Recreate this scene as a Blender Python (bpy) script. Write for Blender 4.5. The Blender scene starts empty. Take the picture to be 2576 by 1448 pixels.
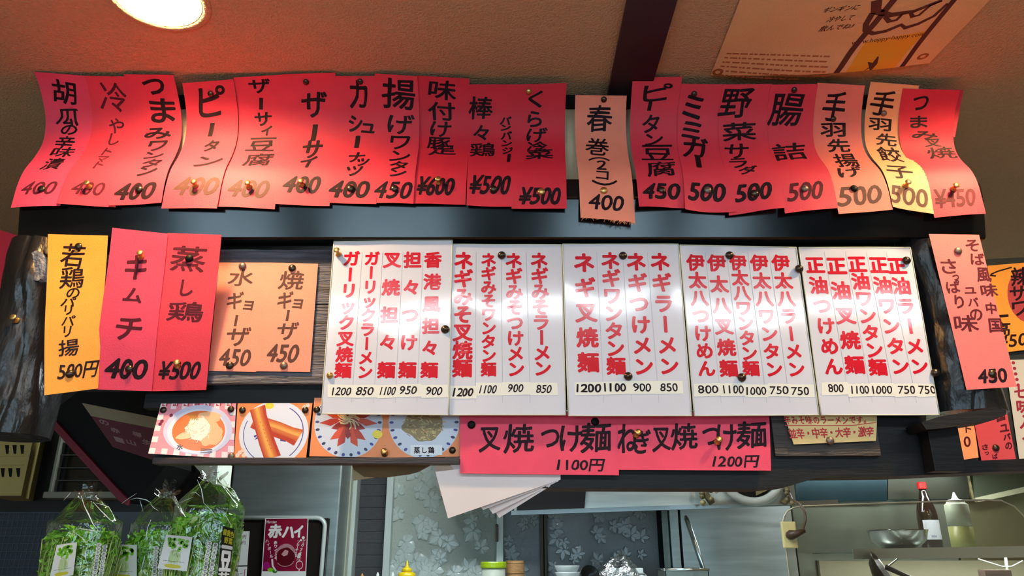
import bpy, bmesh, math, random
from math import sin, cos, pi, sqrt, atan2
from mathutils import Vector, Matrix, noise

random.seed(7)
SC = bpy.context.scene
COL = SC.collection

# ------------------------------------------------------------------ camera, world, exposure
F_PX = 1900.0                              # focal length in pixels of the 2576 px frame
PITCH = math.atan(680 / F_PX)              # horizon near the bottom edge: the photo looks up
CP, SP = cos(PITCH), sin(PITCH)
cam_data = bpy.data.cameras.new('camera')
cam_data.sensor_width = 36.0
cam_data.lens = F_PX / 2576 * 36.0
cam_data.clip_start = 0.02
cam = bpy.data.objects.new('camera', cam_data)
COL.objects.link(cam)
cam.location = (0, 0, 0)                   # eye of a seated guest; floor lies 1.30 below
cam.rotation_euler = (pi / 2 + PITCH, 0, 0)
SC.camera = cam

world = bpy.data.worlds.new('world')
SC.world = world
world.use_nodes = True
world.node_tree.nodes['Background'].inputs[0].default_value = (0.9, 0.75, 0.6, 1)
world.node_tree.nodes['Background'].inputs[1].default_value = 0.05
SC.view_settings.view_transform = 'Standard'
SC.view_settings.look = 'None'
SC.view_settings.exposure = 0.0
SC.view_settings.gamma = 1.0
SC.view_settings.use_curve_mapping = False

# lamp strengths (the lamps themselves are built below as objects)
WARM = (1.0, 0.56, 0.25)
COOL = (0.86, 0.95, 1.0)
P_DOWN, P_TUBE, P_KITCHEN, P_WINDOW = 820.0, 15.0, 46.0, 6.5

ZC = 0.816                                 # ceiling above the eye
FLOOR = -1.30

# ------------------------------------------------------------------ pixel <-> place
def ray(px, py):
    u, v = (px - 1288) / F_PX, (724 - py) / F_PX
    return Vector((u, CP - v * SP, SP + v * CP))
def PY(px, py, Y):
    d = ray(px, py)
    return d * (Y / d.y)
def PZ(px, py, Z):
    d = ray(px, py)
    return d * (Z / d.z)
def proj(P):
    d = P.y * CP + P.z * SP
    return 1288 + F_PX * P.x / d, 724 - F_PX * (P.z * CP - P.y * SP) / d

# ------------------------------------------------------------------ materials
def lin(c):
    return tuple((x / 255 / 12.92) if x / 255 <= 0.04045 else ((x / 255 + 0.055) / 1.055) ** 2.4 for x in c)
MATS = {}
def mat(name, rgb, rough=0.6, metal=0.0, var=0.0, vscale=30.0, bump=0.0, bscale=120.0, stretch=(1, 1, 1), spec=0.5,
        coat=0.0, trans=0.0, alpha=1.0, emit=None, estr=0.0, rgb2=None, rvar=0.0):
    if name in MATS:
        return MATS[name]
    m = bpy.data.materials.new(name)
    m.use_nodes = True
    nt = m.node_tree
    b = nt.nodes['Principled BSDF']
    c = lin(rgb)
    b.inputs['Base Color'].default_value = (*c, 1)
    b.inputs['Roughness'].default_value = rough
    b.inputs['Metallic'].default_value = metal
    b.inputs['Specular IOR Level'].default_value = spec
    b.inputs['Coat Weight'].default_value = coat
    b.inputs['Coat Roughness'].default_value = 0.08
    b.inputs['Transmission Weight'].default_value = trans
    b.inputs['Alpha'].default_value = alpha
    if emit:
        b.inputs['Emission Color'].default_value = (*emit, 1)
        b.inputs['Emission Strength'].default_value = estr
    if var or bump or rvar:
        tc = nt.nodes.new('ShaderNodeTexCoord')
        mp = nt.nodes.new('ShaderNodeMapping')
        mp.inputs['Scale'].default_value = stretch
        nt.links.new(tc.outputs['Object'], mp.inputs['Vector'])
    if var or rvar:
        n = nt.nodes.new('ShaderNodeTexNoise')
        n.inputs['Scale'].default_value = vscale
        n.inputs['Detail'].default_value = 4
        nt.links.new(mp.outputs['Vector'], n.inputs['Vector'])
    if var:
        r = nt.nodes.new('ShaderNodeValToRGB')
        c2 = lin(rgb2) if rgb2 else tuple(x * (1 - var) for x in c)
        r.color_ramp.elements[0].position = 0.3
        r.color_ramp.elements[1].position = 0.72
        r.color_ramp.elements[0].color = (*c2, 1)
        r.color_ramp.elements[1].color = (*tuple(min(1, x * (1 + var * 0.4)) for x in c), 1)
        nt.links.new(n.outputs['Fac'], r.inputs['Fac'])
        nt.links.new(r.outputs['Color'], b.inputs['Base Color'])
    if rvar:
        mr = nt.nodes.new('ShaderNodeMapRange')
        mr.inputs['To Min'].default_value = max(0.02, rough - rvar)
        mr.inputs['To Max'].default_value = rough + rvar
        nt.links.new(n.outputs['Fac'], mr.inputs['Value'])
        nt.links.new(mr.outputs['Result'], b.inputs['Roughness'])
    if bump:
        n2 = nt.nodes.new('ShaderNodeTexNoise')
        n2.inputs['Scale'].default_value = bscale
        n2.inputs['Detail'].default_value = 5
        nt.links.new(mp.outputs['Vector'], n2.inputs['Vector'])
        bp = nt.nodes.new('ShaderNodeBump')
        bp.inputs['Strength'].default_value = bump
        bp.inputs['Distance'].default_value = 0.01
        nt.links.new(n2.outputs['Fac'], bp.inputs['Height'])
        nt.links.new(bp.outputs['Normal'], b.inputs['Normal'])
    MATS[name] = m
    return m

def film(name, tint, clear, rough=0.08, bump=0.0, bscale=60.0):
    """thin clear plastic: see-through with a glossy surface"""
    if name in MATS:
        return MATS[name]
    m = bpy.data.materials.new(name)
    m.use_nodes = True
    nt = m.node_tree
    nt.nodes.remove(nt.nodes['Principled BSDF'])
    out = nt.nodes['Material Output']
    tr = nt.nodes.new('ShaderNodeBsdfTransparent')
    tr.inputs[0].default_value = (*lin(tint), 1)
    gl = nt.nodes.new('ShaderNodeBsdfGlossy')
    gl.inputs['Roughness'].default_value = rough
    lw = nt.nodes.new('ShaderNodeLayerWeight')
    lw.inputs['Blend'].default_value = 0.35
    mr = nt.nodes.new('ShaderNodeMapRange')
    mr.inputs['To Min'].default_value = 1 - clear
    mr.inputs['To Max'].default_value = min(1, 1 - clear + 0.5)
    mx = nt.nodes.new('ShaderNodeMixShader')
    nt.links.new(lw.outputs['Fresnel'], mr.inputs['Value'])
    nt.links.new(mr.outputs['Result'], mx.inputs['Fac'])
    nt.links.new(tr.outputs[0], mx.inputs[1])
    nt.links.new(gl.outputs[0], mx.inputs[2])
    nt.links.new(mx.outputs[0], out.inputs['Surface'])
    if bump:
        tc = nt.nodes.new('ShaderNodeTexCoord')
        n2 = nt.nodes.new('ShaderNodeTexNoise')
        n2.inputs['Scale'].default_value = bscale
        n2.inputs['Detail'].default_value = 3
        n2.inputs['Distortion'].default_value = 1.5
        nt.links.new(tc.outputs['Object'], n2.inputs['Vector'])
        bp = nt.nodes.new('ShaderNodeBump')
        bp.inputs['Strength'].default_value = bump
        bp.inputs['Distance'].default_value = 0.01
        nt.links.new(n2.outputs['Fac'], bp.inputs['Height'])
        nt.links.new(bp.outputs['Normal'], gl.inputs['Normal'])
        nt.links.new(bp.outputs['Normal'], lw.inputs['Normal'])
    MATS[name] = m
    return m

INK = mat('ink_black', (34, 16, 24), 0.6, spec=0.15)
INK_GREY = mat('ink_grey', (88, 58, 52), 0.6, spec=0.15)
INK_BROWN = mat('ink_brown', (84, 26, 38), 0.6, spec=0.15)
PRINT_RED = mat('print_red', (206, 16, 40), 0.14, coat=0.7)
MARK_RED = mat('marker_red', (190, 35, 35), 0.5)
WHITE = mat('print_white', (232, 232, 226), 0.5)
BRASS = mat('brass', (208, 172, 104), 0.34, 0.9)
BRONZE = mat('dark_bronze', (78, 66, 56), 0.3, 0.85)
PEWTER = mat('dull_pewter', (128, 112, 98), 0.42, 0.7)
BLACKWOOD = mat('black_lacquered_wood', (15, 15, 17), 0.22, 0, 0.3, 9, 0.045, 18, (1, 3, 5), rvar=0.05)
LOGWOOD = mat('black_peeled_log', (30, 29, 31), 0.27, 0, 0.4, 10, 0.35, 26, (2, 2, .7), rvar=0.1)
GREYPLANK = mat('weathered_plank', (112, 112, 124), 0.6, 0, 0.7, 9, 1.0, 26, (1, 8, 14), rvar=0.1)
STEEL = mat('brushed_steel', (176, 186, 182), 0.32, 0.72, 0.15, 5, 0.05, 200, (1, 1, 12), rvar=0.1)
STEEL_DK = mat('greasy_steel', (132, 142, 132), 0.34, 0.65, 0.3, 4, 0.08, 40, rvar=0.12)
CREAM = mat('cream_plaster', (226, 208, 172), 0.9, 0, 0.06, 20, 0.25, 400)
CEIL = mat('ceiling_paper', (198, 168, 128), 0.92, 0, 0.08, 140, 0.6, 260)
DARKTRIM = mat('dark_purple_trim', (34, 20, 30), 0.5, 0, 0.2, 12)
BLACK = mat('matt_black', (9, 9, 10), 0.6, spec=0.2)
LACQUER = mat('black_lacquer', (10, 11, 13), 0.15, 0, 0.2, 9, rvar=0.04)
BLACKMATT = mat('dull_black_wood', (17, 17, 19), 0.55, 0, 0.4, 9, 0.12, 22, (1, 4, 9), spec=0.3, rvar=0.08)
ALU = mat('white_aluminium', (214, 224, 216), 0.4, 0.2, 0.05, 20)

# ------------------------------------------------------------------ mesh helpers
class MB:
    def __init__(self):
        self.v, self.f, self.m, self.mats = [], [], [], []
    def mi(self, m):
        if m not in self.mats:
            self.mats.append(m)
        return self.mats.index(m)
    def add(self, vs, fs, m):
        k = len(self.v)
        i = self.mi(m)
        self.v += [tuple(p) for p in vs]
        self.f += [tuple(a + k for a in f) for f in fs]
        self.m += [i] * len(fs)
        return self
    def box(self, lo, hi, m, bev=0.0, mtx=None):
        bm = bmesh.new()
        bmesh.ops.create_cube(bm, size=1)
        lo, hi = Vector(lo), Vector(hi)
        for q in bm.verts:
            q.co = Vector((lo[i] + (q.co[i] + .5) * (hi[i] - lo[i]) for i in range(3)))
        if bev:
            bmesh.ops.bevel(bm, geom=list(bm.edges), offset=bev, segments=2, affect='EDGES', profile=0.6)
        if mtx:
            bm.transform(mtx)
        bm.verts.index_update()
        self.add([q.co.copy() for q in bm.verts], [[q.index for q in f.verts] for f in bm.faces], m)
        bm.free()
        return self
    def prism(self, pts, dirv, m):
        """closed polygon (3-D points) pushed along dirv"""
        n = len(pts)
        d = Vector(dirv)
        vs = [Vector(p) for p in pts] + [Vector(p) + d for p in pts]
        fs = [list(range(n)), list(range(2 * n - 1, n - 1, -1))] + [[i, i + n, (i + 1) % n + n, (i + 1) % n] for i in range(n)]
        return self.add(vs, fs, m)
    def tube(self, pts, r, m, seg=8, cap=True):
        pts = [Vector(p) for p in pts]
        n = len(pts)
        rs = r if isinstance(r, (list, tuple)) else [r] * n
        vs, fs = [], []
        up = None
        for i, p in enumerate(pts):
            t = (pts[min(i + 1, n - 1)] - pts[max(i - 1, 0)])
            t = t.normalized() if t.length > 1e-9 else Vector((0, 0, 1))
            a = Vector((0, 0, 1)) if abs(t.z) < 0.9 else Vector((0, 1, 0))
            x = (up - t * up.dot(t)) if up else a.cross(t)
            x = x.normalized() if x.length > 1e-6 else a.cross(t).normalized()
            up = x
            y = t.cross(x)
            vs += [p + (x * cos(2 * pi * k / seg) + y * sin(2 * pi * k / seg)) * rs[i] for k in range(seg)]
        for i in range(n - 1):
            for k in range(seg):
                fs.append([i * seg + k, i * seg + (k + 1) % seg, (i + 1) * seg + (k + 1) % seg, (i + 1) * seg + k])
        if cap:
            fs += [list(range(seg - 1, -1, -1)), list(range((n - 1) * seg, n * seg))]
        return self.add(vs, fs, m)
    def lathe(self, prof, m, o=(0, 0, 0), seg=24, mtx=None, cap=True):
        """profile of (radius, height) about z"""
        vs, fs = [], []
        n = len(prof)
        for r, z in prof:
            for k in range(seg):
                p = Vector((r * cos(2 * pi * k / seg), r * sin(2 * pi * k / seg), z))
                vs.append((mtx @ p if mtx else p) + Vector(o))
        for i in range(n - 1):
            for k in range(seg):
                fs.append([i * seg + k, i * seg + (k + 1) % seg, (i + 1) * seg + (k + 1) % seg, (i + 1) * seg + k])
        if cap:
            if cap != 'end':
                fs.append(list(range(seg - 1, -1, -1)))
            fs.append(list(range((n - 1) * seg, n * seg)))
        return self.add(vs, fs, m)
    def grid(self, fn, nu, nv, m, closed_u=False):
        vs = [fn(i / nu, j / nv) for j in range(nv + 1) for i in range(nu + (0 if closed_u else 1))]
        w = nu if closed_u else nu + 1
        fs = []
        for j in range(nv):
            for i in range(nu):
                a, b = i, (i + 1) % w if closed_u else i + 1
                fs.append([j * w + a, j * w + b, (j + 1) * w + b, (j + 1) * w + a])
        return self.add(vs, fs, m)
    def build(self, name, parent=None, smooth=False, angle=None):
        me = bpy.data.meshes.new(name)
        me.from_pydata(self.v, [], self.f)
        for m in self.mats:
            me.materials.append(m)
        me.polygons.foreach_set('material_index', self.m)
        if smooth:
            me.polygons.foreach_set('use_smooth', [True] * len(me.polygons))
        me.validate()
        me.update()
        o = bpy.data.objects.new(name, me)
        COL.objects.link(o)
        if angle:
            try:
                bm = bmesh.new(); bm.from_mesh(me)
                for e in bm.edges:
                    e.smooth = len(e.link_faces) == 2 and e.calc_face_angle(0) < angle
                bm.to_mesh(me); bm.free()
                me.polygons.foreach_set('use_smooth', [True] * len(me.polygons))
            except Exception:
                pass
        if parent:
            o.parent = parent
        return o

def tag(o, label=None, cat=None, group=None, kind=None):
    if label: o['label'] = label
    if cat: o['category'] = cat
    if group: o['group'] = group
    if kind: o['kind'] = kind
    return o
def empty(name, loc, label, cat, group=None):
    o = bpy.data.objects.new(name, None)
    COL.objects.link(o)
    o.location = loc
    o.empty_display_size = 0.02
    return tag(o, label, cat, group)
def under(o, parent):
    """parent a mesh built in world coordinates to an Empty placed elsewhere"""
    o.parent = parent
    o.matrix_parent_inverse = Matrix.Translation(-Vector(parent.location))
    return o
def struct(o):
    o['kind'] = 'structure'
    return o

# ------------------------------------------------------------------ sheets of paper and what is written on them
class Sheet:
    """a bent sheet: fn(u, v) gives its front surface, u to the right, v downwards, both 0..1"""
    def __init__(self, fn, nu=4, nv=12, back=0.0004):
        self.fn, self.nu, self.nv, self.back = fn, nu, nv, back
        self.H = sum((fn(.5, (i + 1) / 24) - fn(.5, i / 24)).length for i in range(24))
        self.W = (fn(1, .5) - fn(0, .5)).length
    def nrm(self, u, v):
        e = 1e-3
        a = self.fn(min(u + e, 1.05), v) - self.fn(u - e, v)
        b = self.fn(u, min(v + e, 1.05)) - self.fn(u, v - e)
        n = b.cross(a).normalized()
        p = self.fn(u, v)
        return n if n.dot(p) < 0 else -n
    def uv(self, px, py):
        lo, hi = -0.1, 1.1
        for _ in range(26):
            v = (lo + hi) / 2
            yl, yr = proj(self.fn(0, v)), proj(self.fn(1, v))
            t = (px - yl[0]) / (yr[0] - yl[0])
            y = yl[1] + (yr[1] - yl[1]) * t
            lo, hi = (v, hi) if y < py else (lo, v)
        return t, v
    def pxw(self, v=0.5):
        return proj(self.fn(1, v))[0] - proj(self.fn(0, v))[0]
    def build(self, name, m, parent=None, mback=None):
        b = MB()
        nu, nv = self.nu, self.nv
        fr = [self.fn(i / nu, j / nv) for j in range(nv + 1) for i in range(nu + 1)]
        bk = [self.fn(i / nu, j / nv) - self.nrm(i / nu, j / nv) * self.back for j in range(nv + 1) for i in range(nu + 1)]
        w, N = nu + 1, (nu + 1) * (nv + 1)
        fs = [[j * w + i, j * w + i + 1, (j + 1) * w + i + 1, (j + 1) * w + i] for j in range(nv) for i in range(nu)]
        fb = [[a + N for a in reversed(f)] for f in fs]
        rim = [i for i in range(w)] + [j * w + nu for j in range(1, nv + 1)] + [nv * w + i for i in range(nu - 1, -1, -1)] + [j * w for j in range(nv - 1, 0, -1)]
        L = len(rim)
        fe = [[rim[k], rim[k] + N, rim[(k + 1) % L] + N, rim[(k + 1) % L]] for k in range(L)]
        b.add(fr + bk, fs + fb + fe, m)
        self.obj = b.build(name, parent, smooth=False, angle=0.6)
        return self.obj

GL = {}
def glyph(s):
    """outline triangles of a string in the built-in typeface; bbox and em data"""
    if s not in GL:
        c = bpy.data.curves.new('glyph', 'FONT')
        c.body = s
        c.resolution_u = 3
        o = bpy.data.objects.new('glyph', c)
        COL.objects.link(o)
        me = o.to_mesh()
        vs = [(p.co.x, p.co.y) for p in me.vertices]
        fs = [tuple(p.vertices) for p in me.polygons]
        o.to_mesh_clear()
        bpy.data.objects.remove(o)
        bpy.data.curves.remove(c)
        xs, ys = [p[0] for p in vs], [p[1] for p in vs]
        GL[s] = (vs, fs, (min(xs), min(ys), max(xs), max(ys)))
    return GL[s]

class Ink:
    """flat marks in the metric plane of a sheet (x right, y down from its top left corner)"""
    def __init__(self, sheet):
        self.s = sheet
        self.parts = []
        self.layer = 0
    def raw(self, vs, fs, m, layer=None):
        self.parts.append((vs, fs, m, self.layer if layer is None else layer))
    def text(self, s, px, py, w, h, m, bold=0.03, rot=0.0, shear=0.0, vert=False, em=False, seed=0, wob=0.05, n=6):
        """string centred on photo pixel px,py, w x h pixels; em=True keeps the em box (h = em size)"""
        sh = self.s
        u, v = sh.uv(px, py)
        cx, cy = u * sh.W, v * sh.H
        k = sh.W / sh.pxw(min(max(v, 0), 1))
        e = 1e-2
        ky = sh.H * 2 * e / max(1e-6, abs(proj(sh.fn(.5, v + e))[1] - proj(sh.fn(.5, v - e))[1]))
        self.text_m(s, cx, cy, w * k, h * ky, m, bold, rot, shear, vert, em, seed, wob, n)
    def text_m(self, s, cx, cy, W, H, m, bold=0.03, rot=0.0, shear=0.0, vert=False, em=False, seed=0, wob=0.05, n=6):
        vs, fs, bb = glyph(s)
        if em:
            mx, my, bw, bh = 0.5, 0.38, 1.0, 1.0
        else:
            mx, my, bw, bh = (bb[0] + bb[2]) / 2, (bb[1] + bb[3]) / 2, max(bb[2] - bb[0], .05), max(bb[3] - bb[1], .05)
        if vert and not em:
            bw, bh = bh, bw
        out = []
        for x, y in vs:
            x, y = x - mx, -(y - my)
            if vert:
                x, y = -y, x
            if wob:
                q = noise.noise_vector(Vector((x * 2.1 + seed * 3.7, y * 2.1 - seed, seed * 1.3)))
                x, y = x + q.x * wob * bw, y + q.y * wob * bh
            x, y = x / bw * W, y / bh * H
            x -= shear * y
            if rot:
                x, y = x * cos(rot) - y * sin(rot), x * sin(rot) + y * cos(rot)
            out.append((x + cx, y + cy))
        r = bold * (min(W, H) if em else H if len(s) > 1 else max(W, H))
        self.raw(out, fs, m)
        if r:
            for a in range(n):
                dx, dy = r * cos(2 * pi * a / n), r * sin(2 * pi * a / n)
                self.raw([(x + dx, y + dy) for x, y in out], fs, m, self.layer + 0.08 * (a + 1))
    def column(self, s, x0, y0, x1, y1, size, m, bold=0.05, sx=1.0, wob=0.0, fit=True):
        n = len(s)
        for i, ch in enumerate(s):
            t = i / max(1, n - 1)
            px, py = x0 + (x1 - x0) * t, y0 + (y1 - y0) * t
            self.text(ch, px, py, size * sx, size, m, bold, vert=ch in 'ー', em=True, seed=i, wob=wob, n=8)
    def chars(self, spec, m, bold=0.035, wob=0.06, rot=0.0):
        for i, it in enumerate(spec.split()):
            ch, px, py, w, h = it.split(',')
            self.text(ch, float(px), float(py), float(w), float(h), m, bold * .62 * 55 / max(float(w), float(h), 18),
                      rot=rot + 0.05 * sin(i * 2.3 + len(spec)), shear=0.08, vert=ch in 'ー（）', seed=i + len(spec), wob=wob)
    def P(self, px, py):
        u, v = self.s.uv(px, py)
        return u * self.s.W, v * self.s.H
    def poly(self, pts, m, uv=True):
        q = [(u * self.s.W, v * self.s.H) for u, v in pts] if uv else [self.P(*p) for p in pts]
        self.raw(q, [tuple(range(len(q)))], m)
    def disc(self, u, v, ru, rv, m, n=28, jag=0.0, a0=0.0, rot=0.0):
        pts = []
        for k in range(n):
            a = a0 + 2 * pi * k / n
            r = 1 + jag * noise.noise(Vector((cos(a) * 1.7 + u * 9, sin(a) * 1.7 + v * 9, 1.0)))
            x, y = ru * r * cos(a), rv * r * sin(a)
            pts.append((u + x * cos(rot) - y * sin(rot), v + x * sin(rot) + y * cos(rot)))
        self.poly(pts, m)
    def ring(self, u, v, ru, rv, wd, m, n=36, a0=0.0, a1=2 * pi):
        vs, fs = [], []
        for k in range(n + 1):
            a = a0 + (a1 - a0) * k / n
            for r in (1 - wd, 1 + wd):
                vs.append(((u + ru * r * cos(a)) * self.s.W, (v + rv * r * sin(a)) * self.s.H))
        for k in range(n):
            fs.append((2 * k, 2 * k + 1, 2 * k + 3, 2 * k + 2))
        self.raw(vs, fs, m)
    def stroke(self, pts, wd, m, uv=True):
        """line of width wd metres (or list of widths) through points"""
        q = [Vector((u * self.s.W, v * self.s.H)) for u, v in pts] if uv else [Vector(self.P(*p)) for p in pts]
        ws = wd if isinstance(wd, (list, tuple)) else [wd] * len(q)
        vs, fs = [], []
        for i, p in enumerate(q):
            t = (q[min(i + 1, len(q) - 1)] - q[max(i - 1, 0)])
            t = t.normalized() if t.length > 0 else Vector((1, 0))
            nn = Vector((-t.y, t.x)) * ws[i] / 2
            vs += [tuple(p + nn), tuple(p - nn)]
        for i in range(len(q) - 1):
            fs.append((2 * i, 2 * i + 1, 2 * i + 3, 2 * i + 2))
        self.raw(vs, fs, m)
    def build(self, name, parent, cuts=None, ucuts=0, base=0.00025, step=0.00006, clip=False):
        sh = self.s
        bm = bmesh.new()
        mats = []
        for vs, fs, m, ly in self.parts:
            if m not in mats:
                mats.append(m)
            mi = mats.index(m)
            bv = [bm.verts.new((x, y, base + ly * step)) for x, y in vs]
            for f in fs:
                try:
                    g = bm.faces.new([bv[i] for i in f])
                    g.material_index = mi
                except ValueError:
                    pass
        bmesh.ops.triangulate(bm, faces=[f for f in bm.faces if len(f.verts) > 4])
        if clip:
            for co, no in (((0, 0, 0), (-1, 0, 0)), ((sh.W, 0, 0), (1, 0, 0)), ((0, 0, 0), (0, -1, 0)), ((0, sh.H, 0), (0, 1, 0))):
                bmesh.ops.bisect_plane(bm, geom=list(bm.verts) + list(bm.edges) + list(bm.faces), dist=1e-7, plane_co=co, plane_no=no, clear_outer=True)
        if cuts:
            ys = [q.co.y for q in bm.verts]
            for k in range(1, cuts):
                y = sh.H * k / cuts
                if min(ys) < y < max(ys):
                    bmesh.ops.bisect_plane(bm, geom=list(bm.verts) + list(bm.edges) + list(bm.faces), dist=1e-7, plane_co=(0, y, 0), plane_no=(0, 1, 0))
        if ucuts:
            xs = [q.co.x for q in bm.verts]
            for k in range(1, ucuts):
                x = sh.W * k / ucuts
                if min(xs) < x < max(xs):
                    bmesh.ops.bisect_plane(bm, geom=list(bm.verts) + list(bm.edges) + list(bm.faces), dist=1e-7, plane_co=(x, 0, 0), plane_no=(1, 0, 0))
        for q in bm.verts:
            u, v = q.co.x / sh.W, q.co.y / sh.H
            q.co = sh.fn(u, v) + sh.nrm(u, v) * q.co.z
        for f in bm.faces:                         # face the room
            f.normal_update()
            if f.normal.dot(f.calc_center_median()) > 0:
                f.normal_flip()
        me = bpy.data.meshes.new(name)
        bm.to_mesh(me)
        bm.free()
        for m in mats:
            me.materials.append(m)
        o = bpy.data.objects.new(name, me)
        COL.objects.link(o)
        o.parent = parent
        return o

def flat_sheet(px4, Ys, nu=4, nv=8, bow=0.0, wave=0.0, ph=0.0, back=0.0004, roll=0.0):
    """corners TL,TR,BR,BL in photo pixels standing at depths Ys (TL,TR,BR,BL); bow pushes the middle forward"""
    c = [PY(p[0], p[1], y) for p, y in zip(px4, Ys)]
    def fn(u, v):
        p = (c[0] * (1 - u) + c[1] * u) * (1 - v) + (c[3] * (1 - u) + c[2] * u) * v
        dy = -bow * 4 * v * (1 - v) + wave * sin(v * 7 + ph) * (0.6 + 0.4 * sin(u * 3 + ph)) - roll * (2 * u - 1) ** 2
        return Vector((p.x, p.y + dy, p.z))
    return Sheet(fn, nu, nv, back)

# ================================================================== THE ROOM
XL, XR, YF, YB = -2.6, 2.6, -1.7, 3.05     # room box: left, right, behind the guest, kitchen back
# floor and outer walls
struct(MB().box((XL, YF, FLOOR - .05), (XR, YB, FLOOR), mat('floor_tile', (92, 80, 70), 0.5, 0, 0.3, 8)).build('floor'))
WALLP = mat('wall_paint', (205, 184, 150), 0.85, 0, 0.06, 10)
struct(MB().box((XL - .05, YF, FLOOR), (XL, YB, ZC + .2), WALLP).build('wall_left'))
struct(MB().box((XR, YF, FLOOR), (XR + .05, YB, ZC + .2), WALLP).build('wall_right'))
struct(MB().box((XL, YB, FLOOR), (XR, YB + .05, ZC + .2), mat('kitchen_paint', (120, 118, 112), 0.6, 0, 0.15, 6)).build('wall_back'))
# wall behind the guest, with a window onto the street (daylight)
WZ0, WZ1, WX = -0.35, 0.55, 1.95
wb = MB()
wb.box((XL, YF - .05, FLOOR), (XR, YF, WZ0), WALLP).box((XL, YF - .05, WZ1), (XR, YF, ZC + .2), WALLP)
wb.box((XL, YF - .05, WZ0), (-WX, YF, WZ1), WALLP).box((WX, YF - .05, WZ0), (XR, YF, WZ1), WALLP)
struct(wb.build('wall_front'))
DAY = mat('daylight_pane', (220, 235, 245), 0.4, emit=(0.55, 0.82, 1.0), estr=P_WINDOW)
wf = struct(MB().box((-WX, YF - .04, WZ0), (WX, YF - .0, WZ0 + .04), BLACK).box((-WX, YF - .04, WZ1 - .04), (WX, YF, WZ1), BLACK).build('window_3'))
PANES = [(-1.85, -1.30), (-1.02, -.34), (.26, .80), (.98, 1.30)]
edges = [-WX] + [q for p in PANES for q in p] + [WX]
for x0, x1 in zip(edges[0::2], edges[1::2]):
    MB().box((x0, YF - .04, WZ0), (x1, YF + .005, WZ1), BLACK).build('mullion', wf)
for x0, x1 in PANES:
    MB().box((x0, YF - .03, WZ0 + .04), (x1, YF - .025, WZ1 - .04), DAY).build('pane', wf)

# ceiling with two round holes for the downlights
LAMPS = [(-0.55, 0.95), (0.89, 0.95)]
HOLE = 0.066
cb = MB()
xs, ys = [XL, -.7, -.4, .74, 1.04, XR], [YF, .8, 1.1, YB]
for i in range(5):
    for j in range(3):
        x0, x1, y0, y1 = xs[i], xs[i + 1], ys[j], ys[j + 1]
        if j == 1 and i in (1, 3):
            cx, cy = (x0 + x1) / 2, (y0 + y1) / 2
            n = 48
            vs, fs = [], []
            for k in range(n):
                a = 2 * pi * k / n
                s = 0.15 / max(abs(cos(a)), abs(sin(a)))
                vs += [(cx + HOLE * cos(a), cy + HOLE * sin(a), ZC), (cx + s * cos(a), cy + s * sin(a), ZC)]
            for k in range(n):
                b = (k + 1) % n
                fs.append((2 * k, 2 * b, 2 * b + 1, 2 * k + 1))
            cb.add(vs, fs, CEIL)
        else:
            cb.add([(x0, y0, ZC), (x0, y1, ZC), (x1, y1, ZC), (x1, y0, ZC)], [(0, 1, 2, 3)], CEIL)
struct(cb.build('ceiling'))
struct(MB().box((XL, YF, ZC + .19), (XR, YB, ZC + .24), BLACK).build('roof_slab'))
# dark board across the ceiling
struct(MB().box((.177, .2, ZC - .012), (.254, 1.213, ZC - .0002), DARKTRIM, .002).build('trim_1'))
# partition above the beam: cream panel and black rail under the ceiling
struct(MB().box((-.852, 1.215, .56), (.80, 1.25, ZC), CREAM).build('wall_partition'))
struct(MB().box((-.862, 1.207, .788), (.815, 1.2149, ZC - .0005), BLACK, .002).build('trim_2'))
# ceiling over the kitchen: grey boards with thin white joints
KC = mat('kitchen_ceiling_board', (150, 156, 146), 0.6, 0, 0.15, 5)
kc = struct(MB().box((-.85, 1.26, ZC - .012), (.80, YB, ZC - .001), KC).build('ceiling'))
for x in (-.5, .155, .7):
    MB().box((x - .003, 1.26, ZC - .0135), (x + .003, YB, ZC - .0118), WHITE).build('joint', kc)
MB().box((-.06, 1.26, ZC - .05), (-.025, YB, ZC - .0121), BLACK).build('ceiling_batten', kc)

# ------------------------------------------------------------------ lamps
BULB = mat('warm_bulb', (255, 230, 190), 0.4, emit=(1.0, 0.70, 0.38), estr=P_DOWN)
CAN = mat('golden_reflector', (240, 196, 110), 0.25, 0.9)
RING = mat('cream_trim_ring', (222, 196, 160), 0.5)
for k, (lx, ly) in enumerate(LAMPS):
    e = empty('downlight', (lx, ly, ZC), ['glowing warm recessed downlight in the beige ceiling above the つまみワンタン strip',
              'warm recessed downlight in the ceiling above the つまみ叉焼 strip'][k], 'downlight', 'round ceiling downlights')
    under(MB().lathe([(HOLE, .002), (HOLE + .001, -.0012), (HOLE + .012, -.0012), (HOLE + .014, 0), (HOLE, 0)], CEIL, (lx, ly, ZC), 48, cap=False).build('trim_ring', smooth=True), e)
    under(MB().lathe([(HOLE - .0005, 0), (HOLE - .004, .05), (.045, .10), (.02, .11)], CAN, (lx, ly, ZC), 40, cap='end').build('reflector', smooth=True), e)
    under(MB().lathe([(.003, .012), (.016, .016), (.026, .026), (.030, .040), (.026, .056), (.016, .070), (.012, .10)], BULB, (lx, ly, ZC), 32).build('bulb', smooth=True), e)

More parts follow.
